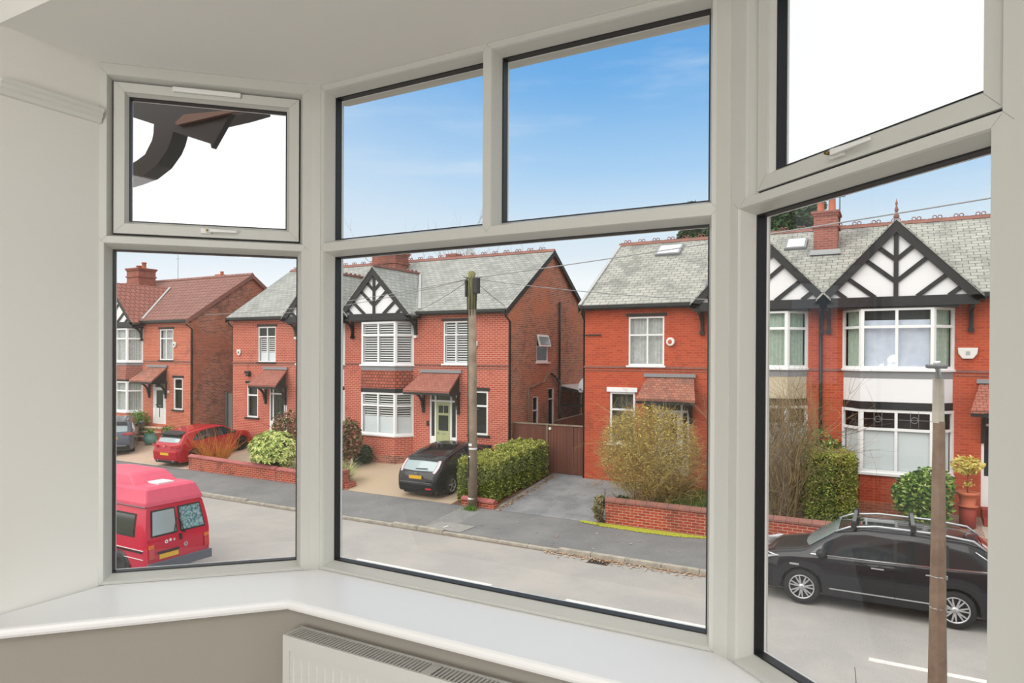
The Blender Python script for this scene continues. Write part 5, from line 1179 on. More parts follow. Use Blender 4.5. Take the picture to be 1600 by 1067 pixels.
# ============================================================ POLES, WALLS, HEDGES
tp = thing('telegraph_pole', 'weathered wooden telegraph pole with cable boxes at its top, beside the hedge', 'telegraph pole', (-11.80, 18.62, .19))
mb = MB(); mb.tube([(-11.79, 18.62, .15), (-11.80, 18.62, 2.5), (-11.84, 18.62, 6.6)], [.150, .142, .128], 14); mb.build('shaft', 'pole_wood', tp)
mb = MB(); mb.tube([(-11.84, 18.62, 6.6), (-11.87, 18.62, 7.78), (-11.87, 18.62, 7.84)], [.129, .12, .05], 14); mb.build('shaft_top', 'pole_moss', tp)
mb = MB(); mb.box(-11.74, -11.56, 18.46, 18.66, 7.10, 7.60); mb.box(-12.06, -11.99, 18.5, 18.7, 7.0, 7.55); mb.build('cable_box', 'wire_dark', tp, bevel=.02, split=True)
mb = MB()
for i in range(9): a = i*.7; mb.tube([(-11.86+.14*math.cos(a), 18.62+.14*math.sin(a), 7.62), (-11.86+.24*math.cos(a), 18.62+.24*math.sin(a), 7.50), (-11.86+.16*math.cos(a), 18.62+.16*math.sin(a), 7.2), (-11.86+.14*math.cos(a), 18.62+.14*math.sin(a), 6.4)], .012, 5)
for i in range(12): a = i*.52; mb.tube([(-11.86+.12*math.cos(a), 18.62+.12*math.sin(a), 7.55+.03*(i % 3)), (-11.86+.34*math.cos(a), 18.62+.34*math.sin(a), 7.60+.04*(i % 4))], .006, 4)
mb.tube([(-11.93, 18.49, 6.4), (-11.90, 18.47, 4), (-11.86, 18.47, 1.2)], .014, 6)
mb.build('cable', 'wire_dark', tp)
mb = MB(); [mb.lathe([(.150, z), (.155, z+.03), (.150, z+.06)], (-11.80, 18.62, 0), 14) for z in (.5, 2.1)]; mb.box(-11.86, -11.74, 18.465, 18.475, 2.22, 2.30); mb.box(-11.88, -11.80, 18.465, 18.475, 1.86, 1.90); mb.build('pole_tag', 'white_plastic', tp, split=True)
mb = MB()
for i in range(4): mb.beam((-11.93 if i % 2 else -11.69, 18.56, 3.4+i*.45), (-12.08 if i % 2 else -11.54, 18.56, 3.4+i*.45), .02, .02)
mb.build('climbing_step', 'metal_grey', tp, split=True)
def wire(a, b, sag, lab, m='wire', r=.012):
    a, b = Vector(a), Vector(b); pts = [a.lerp(b, t/24)-Vector((0, 0, sag*4*(t/24)*(1-t/24))) for t in range(25)]
    mb = MB(); mb.tube(pts, r, 5); tag(mb.build('overhead_wire', m), lab, 'wire')
T0 = (-11.86, 18.6, 7.6)
wire(T0, (7.6, 12.0, 8.05), .10, 'overhead wire crossing in front of the right hand gables', r=.014)
wire(T0, (-4.6, 22.1, 6.9), .12, 'overhead wire from the pole to the left gable of the right hand pair')
wire(T0, (-17.2, 22.1, 6.75), .12, 'overhead wire from the pole to the gable of the middle house'); wire(T0, (-12.9, 22.6, 7.0), .03, 'short overhead wire from the pole to the corner of the middle house')
wire(T0, (-30.0, 22.4, 7.1), .25, 'overhead wire running left from the pole over the long wall'); wire(T0, (-24.4, 22.2, 7.0), .15, 'overhead wire from the pole to the left half of the middle pair')
# lamp post, near kerb
lp = thing('lamp_post', 'slender concrete lamp post with a pale sleeve and small metal head, at the near kerb', 'street lamp', (.49, 9.5, .1))
mb = MB(); mb.tube([(.475, 9.5, -.1), (.48, 9.5, 1.3), (.475, 9.5, 4.36)], [.12, .098, .062], 8, smooth=False); mb.build('column', 'concrete_brown', lp)
mb = MB(); mb.tube([(.468, 9.5, 4.34), (.466, 9.5, 4.86)], [.064, .058], 8, smooth=False); mb.build('column_sleeve', 'concrete_light', lp)
mb = MB(); mb.tube([(.466, 9.5, 4.84), (.464, 9.5, 4.96), (.44, 9.45, 5.01), (.44, 9.3, 5.03)], [.03, .028, .026, .024], 8); mb.build('bracket_arm', 'galv', lp)
mb = MB(); mb.box(.33, .53, 9.0, 9.42, 4.985, 5.03); hd = mb.build('lamp_head', 'metal_grey', lp, bevel=.012); mb = MB(); mb.tube([(.44, 9.3, 5.03), (.44, 9.3, 5.07)], .035, 12); mb.build('photocell', 'white_plastic', hd)
mb = MB(); [mb.tube([(.475+(.088-z*.004)*math.cos(t), 9.5+(.088-z*.004)*math.sin(t), z) for t in np.linspace(0, 6.4, 18)], .007, 5) for z in (2.16, 2.53)]; mb.box(.55, .575, 9.46, 9.49, 2.14, 2.18); mb.box(.55, .575, 9.46, 9.49, 2.51, 2.55); mb.build('steel_band', 'galv', lp, split=True)
# garden walls
def gwall(lab, x0, x1, y, h0, h1, m='brick_garden', cm='ridge_clay', coph=.10, t=.23, joints=True, zfun=None, name='garden_wall'):
    zb = gz(y); r_ = thing(name, lab, 'wall', ((x0+x1)/2, y, zb)); mb = MB()
    mb.prism([(x0, y, zb-.1), (x1, y, zb-.1), (x1, y, h1-coph), (x0, y, h0-coph)], (0, t, 0)); mb.build('brickwork', m, r_)
    mb = MB(); n = max(1, int((x1-x0)/.30)); 
    for i in range(n):
        a, b = x0+(x1-x0)*i/n, x0+(x1-x0)*(i+1)/n-.008; ha = h0+(h1-h0)*i/n-coph; hb_ = h0+(h1-h0)*(i+1)/n-coph
        mb.prism([(a, y-.04, ha), (a, y-.04, ha+coph*.4), (a, y+t/2, ha+coph), (a, y+t+.04, ha+coph*.4), (a, y+t+.04, ha)], (b-a, 0, hb_-ha))
    mb.build('coping', cm, r_); return r_
mat('coping_pink', (176, 104, 100), .8, c2=(158, 90, 88), scale=3)
gwall('long low brick wall with pink coping in front of the gravel garden', -26.2, -20.95, 18.78, .86, .76, 'brick_garden', 'coping_pink', .12)
gwall('right hand section of the low brick wall under the leafy yellow shrub, past the joint', -20.92, -17.95, 18.78, .74, .70, 'brick_garden', 'coping_pink', .12)
pg = thing('gate_pier', 'short stepped brick pier at the corner of the tan drive', 'pier', (-17.75, 18.9, .2)); mb = MB(); mb.box(-17.95, -17.50, 18.70, 19.10, .1, .80); mb.box(-17.55, -17.35, 18.85, 19.35, .1, .42); mb.build('brickwork', 'brick_garden', pg)
mb = MB(); mb.prism([(-18.0, 18.65, .80), (-18.0, 19.15, .80), (-18.0, 19.05, .90), (-18.0, 18.75, .90)], (.53, 0, 0)); mb.build('coping', 'coping_pink', pg)
gwall('stub of brick wall with broken coping between the pole and the hedge', -12.35, -11.10, 18.80, .52, .50, 'brick_garden', 'coping_pink', .12)
gwall('red brick garden wall with clay coping in front of the big twiggy bush', -7.34, 2.25, 18.85, .98, .98, 'brick_garden', 'ridge_clay', .13)
gwall('brick garden wall at the right edge behind the SUV', 3.4, 9.5, 18.85, .98, .98, 'brick_garden', 'coping_pink', .13)
# wooden gates across the asphalt drive
gt_ = thing('driveway_gate', 'pair of tall dark stained board gates between the houses', 'gate', (-11.4, 23.3, .68))
for i, (x0, x1) in enumerate(((-12.90, -11.45), (-11.41, -10.35), (-10.33, -9.86))):
    mb = MB(); n = int((x1-x0)/.12)
    for j in range(n): a = x0+(x1-x0)*j/n; mb.box(a, a+(x1-x0)/n-.008, 23.30, 23.325, .72, 2.52-.02*i)
    mb.build('gate_leaf', 'fence_wood', gt_)
mb = MB(); mb.box(-12.92, -9.84, 23.27, 23.36, 2.50, 2.55); mb.box(-11.45, -11.40, 23.26, 23.34, .7, 2.5); mb.build('top_rail', 'pole_wood', gt_, split=True); mb = MB(); mb.tube([(-11.30, 23.24, 2.38), (-11.30, 23.30, 2.38)], .05, 12); mb.build('gate_lamp', 'white_plastic', gt_)
gs = thing('side_gate', 'tall plain grey gate in the gap between the two left houses', 'gate', (-30.3, 24.2, .7)); mb = MB(); mb.box(-31.4, -28.7, 24.8, 24.86, .7, 3.02); mb.build('gate_leaf', 'gate_grey', gs); mb = MB(); mb.box(-31.45, -31.3, 24.72, 24.86, .7, 3.1); mb.build('gate_post', 'metal_grey', gs)
fn_ = thing('garden_fence', 'stepped brown board fence behind the wooden gates', 'fence', (-11.4, 27, .7))
mb = MB(); mb.prism([(-12.5, 26.2, .7), (-9.9, 30.2, .7), (-9.9, 30.2, 3.15), (-11.2, 28.2, 2.75), (-12.5, 26.2, 2.35)], (.04, .03, 0)); mb.build('fence_boards', 'fence_wood', fn_); mb = MB(); mb.beam((-12.5, 26.18, 2.37), (-11.2, 28.18, 2.78), .05, .05); mb.beam((-11.2, 28.18, 2.98), (-9.9, 30.18, 3.2), .05, .05); mb.build('capping_rail', 'pole_wood', fn_, split=True)
ln = thing('lean_to', 'lean-to shelter with a pale ribbed roof on the side of the middle house', 'lean-to', (-11.9, 28.5, .7))
mb = MB()
for i in range(16): y = 27.6+i*.17; mb.hexa([(-12.95, y, 3.80), (-10.35, y, 3.32), (-10.35, y+.14, 3.32), (-12.95, y+.14, 3.80), (-12.95, y, 3.83), (-10.35, y, 3.35), (-10.35, y+.17, 3.35), (-12.95, y+.17, 3.83)])
mb.build('ribbed_roof', 'poly_roof', ln); mb = MB(); mb.box(-12.95, -10.4, 27.6, 27.66, 2.9, 3.0); mb.box(-10.45, -10.37, 27.6, 27.68, .7, 3.3); mb.beam((-12.9, 27.6, 3.72), (-10.4, 27.6, 3.26), .05, .1); mb.build('timber_frame', 'black_timber', ln)
mb = MB(); mb.box(-12.9, -10.5, 30.0, 30.1, .7, 3.5); mb.build('back_boards', 'fence_wood', ln)
sd_ = thing('satellite_dish', 'grey satellite dish on the corner of the right hand house above the gates', 'satellite dish', (-9.95, 24.2, 4.0))
mb = MB(); mb.lathe([(0, .0), (.12, .012), (.22, .045), (.30, .09), (.30, .10), (.0, .02)], (0, 0, 0), 24, 'y'); rt3 = Matrix.Rotation(R(-25), 3, 'Z') @ Matrix.Rotation(R(-20), 3, 'X'); mb.v = [tuple(Vector((-10.28, 24.15, 3.98))+rt3 @ Vector((v[0]*.8, -v[1], v[2]))) for v in mb.v]; mb.build('dish', 'dish_grey', sd_)
mb = MB(); mb.tube([(-9.80, 24.2, 3.95), (-10.05, 24.2, 3.9), (-10.25, 24.2, 3.95)], .02, 8); mb.tube([(-10.25, 24.1, 3.75), (-10.3, 23.8, 3.85)], .012, 6); mb.box(-10.33, -10.27, 23.74, 23.82, 3.82, 3.90); mb.build('dish_arm', 'metal_grey', sd_)
# alarm boxes and wall lights
def bellbox(x, z, lab, kind='box'):
    t = thing('alarm_box', lab, 'alarm', (x, YF, z)); mb = MB()
    if kind == 'box': mb.prism([(x-.13, YF-.08, z+.14), (x+.13, YF-.08, z+.14), (x+.13, YF-.08, z-.02), (x+.05, YF-.08, z-.15), (x-.05, YF-.08, z-.15), (x-.13, YF-.08, z-.02)], (0, .08, 0))
    elif kind == 'oct': mb.prism([(x+.155*math.cos(a), YF-.09, z+.155*math.sin(a)) for a in [R(22.5+45*i) for i in range(8)]], (0, .09, 0))
    else: mb.prism([(x-.24, YF-.10, z+.15), (x+.24, YF-.10, z+.15), (x+.22, YF-.10, z-.02), (x+.12, YF-.10, z-.16), (x-.12, YF-.10, z-.16), (x-.22, YF-.10, z-.02)], (0, .10, 0))
    mb.build('housing', 'bell_white', t, bevel=.02)
    mb = MB()
    if kind == 'oct': mb.lathe([(0, -.012), (.05, -.012), (.075, 0)], (x-.01, YF-.09, z-.01), 12, 'y'); mb.box(x-.035, x+.03, YF-.10, YF-.09, z-.07, z+.07); mb.build('printed_label', 'bell_red', t)
    else: mb.box(x-.05, x+.05, YF-.105 if kind == 'wide' else YF-.085, YF-.08, z-.06, z+.05); mb.build('printed_label', 'galv' if kind == 'wide' else 'metal_grey', t)
bellbox(-33.22, 5.62, 'small white alarm box beside the upper window of the far left house'); bellbox(-28.2, 5.22, 'white shield shaped alarm box left of the shuttered window'); bellbox(-6.62, 5.62, 'round white alarm box with a red print, right of the net curtained window', 'oct'); bellbox(1.82, 5.25, 'wide white alarm box right of the big upper bay window', 'wide')
bellbox(-14.47, 5.55, 'white alarm box partly hidden behind the telegraph pole')
sl2 = thing('security_light', 'small black security light above the left porch roof', 'light', (-27.5, YF, 4.3)); mb = MB(); mb.box(-27.66, -27.34, 22.82, 22.95, 4.18, 4.32); mb.build('lamp_body', 'black_trim', sl2, bevel=.02); mb = MB(); mb.box(-27.60, -27.40, 22.86, 23.0, 4.06, 4.16); mb.build('sensor', 'black_trim', sl2)
hn = thing('house_number', 'small white number plate beside the far left front door', 'sign', (-33.75, YF, 3.1)); mb = MB(); mb.box(-33.83, -33.70, 22.97, 23.0, 3.05, 3.17); mb.build('plate', 'white_plastic', hn)
wp = thing('wall_planter', 'empty dark wall planter under the small ground floor window of the middle house', 'planter', (-14.1, YF, 1.55)); mb = MB(); mb.prism([(-14.55, 22.75, 1.62), (-13.7, 22.75, 1.62), (-13.8, 22.80, 1.38), (-14.45, 22.80, 1.38)], (0, .25, 0)); mb.build('trough', 'wire_dark', wp)
kd = thing('door_intercom', 'small dark doorbell beside the green front door', 'doorbell', (-16.75, YF, 2.3)); mb = MB(); mb.box(-16.80, -16.72, 22.95, 22.99, 2.22, 2.42); mb.build('bell_body', 'black_trim', kd)

# ============================================================ PLANTS
def leafmesh(pts, size, asp=1.7, up=.35, jit=.5):
    """one quad per point, random facing"""
    n = len(pts); pts = np.asarray(pts, float); a = np.random.normal(size=(n, 3)); a[:, 2] *= .6; a /= np.linalg.norm(a, axis=1)[:, None]
    b = np.random.normal(size=(n, 3)); b[:, 2] += up; b -= (b*a).sum(1)[:, None]*a; b /= np.linalg.norm(b, axis=1)[:, None]
    s = size*(1+jit*(np.random.rand(n)-.5)*2); a = a*(s*asp/2)[:, None]; b = b*(s/2)[:, None]
    V = np.stack([pts-a, pts-b*.9+a*.1, pts+a, pts+b*.9+a*.1], 1).reshape(-1, 3)
    return V, np.arange(4*n).reshape(-1, 4)
def leaves(name, m, pts, size, parent, **k):
    V, F_ = leafmesh(pts, size, **k); inv = wm(parent).inverted() if parent else Matrix(); t = np.array(inv.translation); V = V+t
    me = bpy.data.meshes.new(name); me.from_pydata(V.tolist(), [], F_.tolist()); me.materials.append(MATS[m]); o = bpy.data.objects.new(name, me); COL.objects.link(o); o.parent = parent; return o
def twigmesh(mb, p, d, L, r, depth, bend=.35, n=5, kids=3, spread=.6, up=.15, ends=None, sides=3):
    pts = [p]; q = Vector(p); d = Vector(d).normalized()
    for i in range(n):
        d = (d+Vector((random.gauss(0, 1), random.gauss(0, 1), random.gauss(0, 1)))*bend*.35+Vector((0, 0, up*.2))).normalized(); q = q+d*L/n; pts.append(q.copy())
    mb.tube(pts, [r*(1-.75*i/n) for i in range(n+1)], sides, cap=False)
    if ends is not None and depth <= 1: ends += pts[1:]
    if depth > 0:
        for _ in range(kids):
            i = random.randint(1, n); nd = (d+Vector((random.gauss(0, 1), random.gauss(0, 1), random.gauss(0, .8)))*spread).normalized()
            twigmesh(mb, pts[i], nd, L*random.uniform(.45, .75), r*.55, depth-1, bend, n, kids, spread, up, ends, sides)
def hedge(lab, x0, x1, y0, y1, h0, h1, n, name='clipped_hedge', hh=None, cat='hedge'):
    cx, cy = (x0+x1)/2, (y0+y1)/2; t = thing(name, lab, cat, (cx, cy, gz(cy))); rx, ry = (x1-x0)/2, (y1-y0)/2
    P_ = []; T_ = []
    for _ in range(n):
        f = random.random(); u, v = random.uniform(-1, 1), random.uniform(-1, 1); top = lambda y: h0+(h1-h0)*(y-y0)/(y1-y0)
        A = [2*ry, 2*ry, 2*rx, 2*rx*ry*1.8]; k = random.choices(range(4), [A[0]*1.5, A[1]*1.5, A[2]*1.5*2, A[3]*2])[0]
        q = .04*math.sin(u*9+k)+.03*math.sin(v*7)+random.gauss(0, .025)
        rr = .86+.14*(1-random.random()**2)
        if k == 0: x, y, w = -rx-q, u*ry, random.random()
        elif k == 1: x, y, w = rx+q, u*ry, random.random()
        elif k == 2: x, y, w = u*rx, (-ry-q)*(1 if random.random() < .75 else -1), random.random()
        else: x, y, w = u*rx, v*ry, 1+.02*random.random()
        Y_ = cy+y; H_ = top(Y_)+(q if k == 3 else 0); z = gz(Y_)+.05+(H_-gz(Y_)-.05)*w
        if w > .85 and k != 3: sc_ = 1-.9*(w-.85)**1.5*2; x *= sc_; y *= sc_ if k == 2 else 1
        (T_ if (k == 3 or w > .9) and random.random() < .75 else P_).append((cx+x, Y_ if k != 2 else cy+y, z))
    leaves('foliage', 'hedge_leaf', P_, .042, t); leaves('young_top_growth', 'hedge_top', T_, .036, t)
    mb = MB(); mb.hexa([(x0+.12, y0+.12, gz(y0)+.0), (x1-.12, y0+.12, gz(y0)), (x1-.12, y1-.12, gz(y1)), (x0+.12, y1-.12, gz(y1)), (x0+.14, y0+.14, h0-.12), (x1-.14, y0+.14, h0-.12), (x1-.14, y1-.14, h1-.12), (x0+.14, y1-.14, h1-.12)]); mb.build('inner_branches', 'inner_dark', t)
    return t
hedge('front half of the clipped privet hedge, beside the telegraph pole and black hatchback', -12.72, -11.36, 19.14, 20.95, 1.58, 1.72, 26000)
hedge('rear half of the clipped privet hedge, nearest the wooden gates', -12.45, -11.22, 21.0, 22.92, 1.80, 1.92, 19000)
hedge('tall clipped bush behind the garden wall at the right, left of the bay window', -2.05, -.92, 20.2, 21.4, 2.42, 2.46, 20000, 'clipped_bush', cat='bush')
def blob(lab, c, r, n, m, size, name='shrub', cat='shrub', core='dark_leaf', squash=0, shell=.75, dirs=None, stem=True, lumps=5, asp=1.7):
    t = thing(name, lab, cat, (c[0], c[1], gz(c[1]))); P_ = []
    L_ = [(random.uniform(-.45, .45), random.uniform(-.45, .45), random.uniform(-.3, .45), random.uniform(.55, .75)) for _ in range(lumps)]+[(0, 0, 0, .8)]
    while len(P_) < n:
        l = random.choice(L_); d = Vector((random.gauss(0, 1), random.gauss(0, 1), random.gauss(0, 1))).normalized()*l[3]*(shell+(1-shell)*random.random())
        p = Vector((l[0], l[1], l[2]))+d; x, y, z = c[0]+p.x*r[0], c[1]+p.y*r[1], c[2]+p.z*r[2]
        if z > gz(y)+.02 and not (18.7 < y < 19.14 and x > -7.42 and z < 1.05): P_.append((x, y, z))
    leaves('foliage', m, P_, size, t, asp=asp)
    if core:
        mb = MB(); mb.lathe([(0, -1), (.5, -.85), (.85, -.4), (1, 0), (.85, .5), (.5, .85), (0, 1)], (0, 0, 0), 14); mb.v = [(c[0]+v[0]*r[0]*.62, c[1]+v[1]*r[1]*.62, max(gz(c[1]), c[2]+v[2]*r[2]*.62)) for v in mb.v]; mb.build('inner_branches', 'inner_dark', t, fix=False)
    if stem:
        mb = MB(); [twigmesh(mb, (c[0]+random.gauss(0, .05), c[1]+random.gauss(0, .05), gz(c[1])), (random.gauss(0, .4), random.gauss(0, .4), 1), c[2]-gz(c[1])+.2, .03, 1) for _ in range(5)]; mb.build('stem', 'bark', t)
    return t
blob('rounded glossy green shrub below the right hand bay window', (.62, 21.6, 1.35), (.84, .75, .86), 4200, 'bush_leaf', .085)
blob('dark shrub behind the clipped bush at the right', (-1.75, 21.9, 1.5), (.75, .6, 1.35), 3000, 'bush_leaf', .07)
blob('tall reddish tipped evergreen shrub between the middle houses bays', (-19.75, 21.1, 1.5), (.80, .6, 1.2), 3200, 'red_leaf', .08)
blob('dark clump at the foot of the bay beside the tan drive', (-19.35, 22.0, 1.0), (.45, .35, .5), 1200, 'dark_leaf', .07)
blob('wispy reddish shrub beside the black front door, above the leafy yellow shrub', (-22.4, 20.6, 2.1), (.85, .6, .95), 1300, 'red_leaf', .075, core=None)
# large palmate shrub
ft = thing('palmate_shrub', 'big leafy yellow green shrub spilling over the low brick wall', 'shrub', (-21.7, 19.5, .3)); P_ = []; V_ = []; F2 = []
for _ in range(520):
    d = Vector((random.gauss(0, 1), random.gauss(0, 1)-.5, random.gauss(0, 1)+.2)).normalized()*random.uniform(.75, 1.02); c0 = Vector((-21.75+d.x*1.22, 19.45+d.y*.85, 1.22+d.z*.85))
    if c0.z < .35 or (c0.y < 19.2 and c0.z < .9): continue
    nrm = (d+Vector((random.gauss(0, .3), random.gauss(0, .3), .5))).normalized(); a = nrm.cross(Vector((0, 0, 1))).normalized(); b = nrm.cross(a); sz = random.uniform(.12, .21)
    for k in range(7):
        th = R(-130+k*43)+random.gauss(0, .1); dr_ = a*math.sin(th)+b*-math.cos(th); pr_ = nrm.cross(dr_)
        o_ = len(V_); V_ += [c0, c0+dr_*sz*.55+pr_*sz*.17, c0+dr_*sz-nrm*.03, c0+dr_*sz*.55-pr_*sz*.17]; F2.append((o_, o_+1, o_+2, o_+3))
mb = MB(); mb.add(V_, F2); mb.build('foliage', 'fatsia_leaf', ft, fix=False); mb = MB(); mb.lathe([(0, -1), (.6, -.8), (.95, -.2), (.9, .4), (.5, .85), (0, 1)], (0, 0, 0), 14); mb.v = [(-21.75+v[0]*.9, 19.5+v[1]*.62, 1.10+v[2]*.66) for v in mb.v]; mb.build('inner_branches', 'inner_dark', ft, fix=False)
# orange stemmed shrub
og = thing('orange_stem_shrub', 'low shrub of upright orange stems in front of the red car', 'shrub', (-25.6, 19.7, .3)); mb = MB()
for _ in range(170): a = random.random()*6.28; q = random.random(); twigmesh(mb, (-25.65+.18*math.cos(a), 19.7+.18*math.sin(a), gz(19.7)), (math.cos(a)*(.2+q*1.1), math.sin(a)*(.2+q*.8), 1), random.uniform(.6, 1.25), .010, 1, .2, 4, 2, .3)
mb.build('stem', 'orange_stem', og, fix=False)
# strappy plant by the pier
sp_ = thing('strappy_plant', 'arching striped cordyline like plant behind the gate pier', 'plant', (-18.1, 19.5, .28)); mb = MB()
for _ in range(230):
    a = random.random()*6.28; tl = random.uniform(.15, 1.0); L = random.uniform(.55, .95); p0 = Vector((-18.1+random.gauss(0, .08), 19.55+random.gauss(0, .08), gz(19.5))); dr_ = Vector((math.cos(a), math.sin(a), 0)); pr_ = Vector((-dr_.y, dr_.x, 0)); w = .016; pr = []
    for i in range(6): t = i/5; pr.append(p0+dr_*L*tl*t*(1+.3*t)+Vector((0, 0, 1.3*L*(t-.48*tl*t*t*1.3))))
    for i in range(5): wa = w*(1-i/5.5); wb = w*(1-(i+1)/5.5); mb.quad(pr[i]-pr_*wa, pr[i]+pr_*wa, pr[i+1]+pr_*wb, pr[i+1]-pr_*wb)
mb.build('leaf_blades', 'spiky_leaf', sp_)
# big yellow twiggy bush
yb = thing('twiggy_bush', 'big round bush of yellowish bare twigs behind the garden wall', 'bush', (-6.45, 20.1, .4)); mb = MB(); ends = []
for _ in range(26):
    a = random.random()*6.28; q = random.random()**.6; twigmesh(mb, (-6.45+.25*math.cos(a), 20.1+.25*math.sin(a), gz(20)), (math.cos(a)*q*.85, math.sin(a)*q*.7, 1), random.uniform(1.3, 2.3), .022, 3, .5, 5, 4, .75, .1, ends)
mb.build('twigs', 'twig_yellow', yb, fix=False); ends = [e for e in ends if ((e.x+6.45)/1.7)**2+((e.y-20.1)/1.6)**2+((e.z-2.25)/1.75)**2 < 1]
B_ = []
for _ in range(12000):
    d = Vector((random.gauss(0, 1), random.gauss(0, 1), random.gauss(0, 1))).normalized()*random.random()**.38; p = Vector((-6.45+d.x*1.52, 20.1+d.y*1.3, 2.28+d.z*1.42))
    if p.z > 1.1-.0 or random.random() < .3: B_.append(p)
leaves('buds', 'bud_yellow', [tuple(p) for p in B_], .030, yb, asp=2.2)
mb = MB()
for _ in range(4200):
    d = Vector((random.gauss(0, 1), random.gauss(0, 1), random.gauss(0, 1))).normalized()*random.random()**.33; p = Vector((-6.45+d.x*1.5, 20.1+d.y*1.3, 2.25+d.z*1.40)); twigmesh(mb, p, (d.x+random.gauss(0, .6), d.y+random.gauss(0, .6), random.gauss(.3, .7)), random.uniform(.2, .5), .006, 0, .9, 4)
mb.build('fine_twigs', 'twig_yellow', yb, fix=False)
# tall twiggy shrub seen through the right window
tb = thing('twiggy_shrub', 'tall thin brown twiggy shrub at the left side of the right window', 'shrub', (-2.65, 20.4, .4)); mb = MB(); ends = []
for _ in range(40):
    a = random.random()*6.28; q = random.random(); twigmesh(mb, (-2.75+.35*math.cos(a), 20.4+.25*math.sin(a), gz(20)), (math.cos(a)*q*.42, math.sin(a)*q*.3, 1), random.uniform(1.8, 3.2), .018, 2, .4, 6, 5, .5, .25, ends)
mb.build('twigs', 'twig_brown', tb, fix=False); mb = MB()
for _ in range(2600):
    u = random.random(); w = .25+.75*min(1, u*2.2); x = -2.85+random.gauss(0, .42)*w; y = 20.4+random.gauss(0, .35)*w; z = gz(20)+.1+u*3.3; twigmesh(mb, (x, y, z), (random.gauss(0, .5), random.gauss(0, .5), 1), random.uniform(.25, .6), .007, 0, .7, 4)
mb.build('fine_twigs', 'twig_brown', tb, fix=False)
# small plants
blob('greyish spindly shrub against the end of the brick garden wall', (-7.55, 18.95, .62), (.28, .22, .45), 420, 'grey_leaf', .06, core=None)
blob('low dark green plant at the foot of the big bush', (-6.9, 19.35, .65), (.45, .25, .35), 700, 'dark_leaf', .08)
gr_ = thing('grass_clump', 'fresh green grasses and weeds behind the garden wall by the corner post', 'grass', (-4.9, 19.6, .3)); mb = MB()
for _ in range(1600):
    x, y = random.uniform(-6.3, -3.6), random.uniform(19.35, 21.8); h_ = random.uniform(.25, .6); a = random.random()*6.28; p = Vector((x, y, gz(y))); tip = p+Vector((.15*math.cos(a), .15*math.sin(a), h_)); w = Vector((-math.sin(a), math.cos(a), 0))*.014; mb.quad(p-w, p+w, tip+w*.2, tip-w*.2)
mb.build('blades', 'grass_leaf', gr_, fix=False)['kind'] = 'stuff'
pw = thing('weed_tuft', 'tuft of grass at the foot of the telegraph pole', 'grass', (-11.75, 18.42, .19)); mb = MB()
for _ in range(200): x, y = -11.75+random.gauss(0, .12), 18.45+random.gauss(0, .06); a = random.random()*6.28; p = Vector((x, y, gz(y))); tip = p+Vector((.08*math.cos(a), .08*math.sin(a), random.uniform(.08, .2))); w = Vector((-math.sin(a), math.cos(a), 0))*.012; mb.quad(p-w, p+w, tip)
mb.build('blades', 'grass_leaf', pw, fix=False)
# potted plant right
po = thing('plant_pot', 'terracotta pot on a brick plinth near the red front door', 'pot', (1.77, 22.0, .57)); mb = MB(); mb.lathe([(0, .0), (.24, .0), (.25, .04), (.17, .05), (.22, .30), (.27, .32), (.28, .40), (.25, .40), (.23, .34), (0, .34)], (1.77, 22.0, 1.13), 24); mb.build('pot_body', 'terracotta', po); mb = MB(); mb.lathe([(0, 0), (.19, 0), (.20, .56), (0, .56)], (1.77, 22.0, .57), 20); mb.build('plinth', 'step_red', po)
pt = thing('potted_shrub', 'pale yellow leaved standard shrub growing in the terracotta pot', 'plant', (1.77, 22.0, 1.47)); mb = MB(); mb.tube([(1.77, 22, 1.47), (1.75, 22, 1.75), (1.78, 22, 2.0), (1.77, 22, 2.2)], .016, 6); mb.build('stem', 'bark', pt)
P_ = [];
while len(P_) < 560:
    d = Vector((random.gauss(0, 1), random.gauss(0, 1), random.gauss(0, 1))).normalized()*random.random()**.4; P_.append((1.75+d.x*.40, 22+d.y*.34, 2.24+d.z*.26))
P_ += [(1.77+random.gauss(0, .05), 22, 1.72+random.gauss(0, .04)) for _ in range(40)]; leaves('foliage', 'potted_leaf', P_, .06, pt)
# teal pots by the far left steps
for i, (x, y, s_) in enumerate(((-33.05, 21.5, 1.0), (-32.6, 22.2, .95))):
    t = thing('glazed_pot', ['round teal glazed pot at the foot of the sandstone steps', 'second teal glazed pot, half hidden behind the red car'][i], 'pot', (x, y, gz(y)), group=None); mb = MB(); mb.lathe([(0, 0), (.18*s_, 0), (.30*s_, .20*s_), (.33*s_, .36*s_), (.24*s_, .52*s_), (.27*s_, .56*s_), (.22*s_, .56*s_), (.2*s_, .48*s_), (0, .46*s_)], (x, y, gz(y)), 24); mb.build('pot_body', 'teal_glaze', t)
    tp2 = thing('pot_plant', ['small plant growing in the front teal pot', 'small plant growing in the rear teal pot'][i], 'plant', (x, y, gz(y)+.5)); leaves('foliage', 'bush_leaf', [(x+random.gauss(0, .13), y+random.gauss(0, .13), gz(y)+.60+abs(random.gauss(0, .10))) for _ in range(160)], .06, tp2)
hbk = thing('hanging_basket', 'round wicker wall basket overflowing with a bright green plant at the far left bay', 'basket', (-35.75, 22.9, 1.6)); mb = MB(); mb.lathe([(0, 0), (.25, .05), (.42, .25), (.46, .5), (.40, .5), (0, .4)], (-35.75, 22.55, .95), 18); mb.build('basket_body', 'bark', hbk)
leaves('foliage', 'grass_leaf', [(-35.75+random.gauss(0, .30), 22.5+random.gauss(0, .2), 1.60+random.gauss(0, .17)) for _ in range(700)], .08, hbk)
blob('low dark planting between the grey SUV and the sandstone steps', (-35.2, 22.3, .95), (.5, .3, .35), 500, 'dark_leaf', .08)
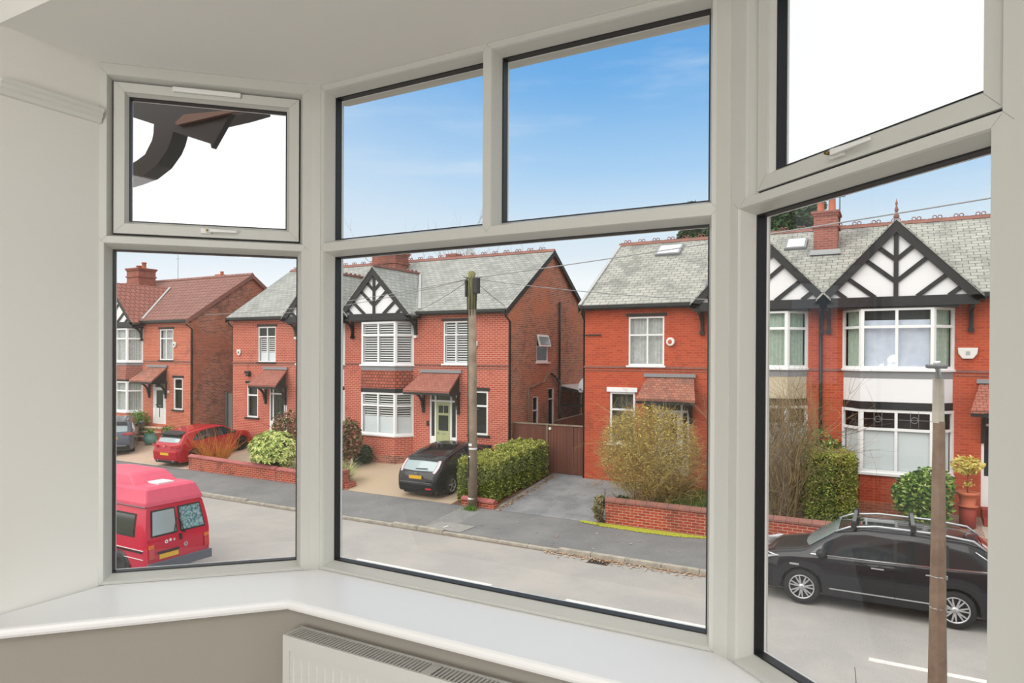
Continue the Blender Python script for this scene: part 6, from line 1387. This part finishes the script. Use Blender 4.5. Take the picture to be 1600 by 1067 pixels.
blob('small pink tipped plants at the wall foot behind the tan drive', (-16.9, 22.75, .74), (.3, .1, .12), 0, 'red_leaf', .05) if False else None
# trees beyond the roofs
def tree(lab, c, r, n, size, m='tree_leaf'):
    t = thing('evergreen_tree', lab, 'tree', (c[0], c[1], .6)); mb = MB(); mb.tube([(c[0], c[1], .6), (c[0], c[1], c[2])], [.4, .2], 8); mb.build('trunk', 'bark', t); P_ = []
    L_ = [(random.uniform(-.6, .6), random.uniform(-.6, .6), random.uniform(-.5, .6), random.uniform(.3, .5)) for _ in range(16)]
    while len(P_) < n:
        l = random.choice(L_); d = Vector((random.gauss(0, 1), random.gauss(0, 1), random.gauss(0, 1))).normalized()*l[3]*random.uniform(.7, 1.05); P_.append((c[0]+(l[0]+d.x)*r[0], c[1]+(l[1]+d.y)*r[1], c[2]+(l[2]+d.z)*r[2]))
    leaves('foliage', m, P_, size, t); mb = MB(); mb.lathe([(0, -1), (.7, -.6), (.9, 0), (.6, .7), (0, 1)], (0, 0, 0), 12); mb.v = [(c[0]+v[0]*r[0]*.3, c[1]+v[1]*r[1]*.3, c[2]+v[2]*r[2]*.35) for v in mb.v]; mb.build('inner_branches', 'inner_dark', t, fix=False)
tree('dark evergreen tree rising behind the right hand roof, left of the chimney', (-5.9, 42, 12.0), (2.8, 2.2, 2.6), 26000, .16); tree('dark evergreen tree rising behind the ridge, at the corner post of the window', (-10.0, 44, 12.4), (2.0, 2.0, 2.4), 16000, .16)
for i, (x, y, h_) in enumerate(((-28.9, 41, 12.6), (-26.9, 43, 13.0))):
    bt = thing('bare_tree', ['leafless winter tree behind the middle roof ridge, left of the other', 'leafless winter tree behind the middle roof ridge, right of the other'][i], 'tree', (x, y, .6)); mb = MB()
    twigmesh(mb, (x, y, .6), (0, 0, 1), 7.5, .22, 0, .1, 5, 0, .1, .5, None, 6)
    for _ in range(16): twigmesh(mb, (x+random.gauss(0, .1), y, 5.5+random.random()*2), (random.gauss(0, .5), random.gauss(0, .5), 1), random.uniform(3.0, h_-7.3), .06, 3, .35, 5, 3, .35, .35)
    mb.build('branches', 'twig_brown', bt, fix=False)
# bare twig close below the right window
tw = thing('bare_twig', 'thin bare twig poking up at the bottom of the right window', 'twig', (.2, 4.0, 2.2)); mb = MB()
mb.tube([(.30, 4.6, 2.55), (.12, 4.6, 2.78), (-.02, 4.6, 2.86), (-.10, 4.6, 2.92), (-.18, 4.6, 3.12), (-.19, 4.6, 3.24)], [.010, .007, .005, .004, .003, .002], 5)
for a, b in (((.12, 4.6, 2.78), (.11, 4.6, 2.88)), ((.02, 4.6, 2.84), (-.0, 4.6, 2.93)), ((-.06, 4.6, 2.89), (-.14, 4.6, 2.92)), ((.22, 4.6, 2.66), (.27, 4.6, 2.78)), ((.2, 4.6, 2.68), (.12, 4.6, 2.62))): mb.tube([a, b], [.004, .002], 5)
mb.tube([(.30, 4.6, 2.55), (.45, 4.6, 2.2), (.5, 4.6, .1)], [.010, .018, .04], 6); mb.build('branch', 'bark', tw)
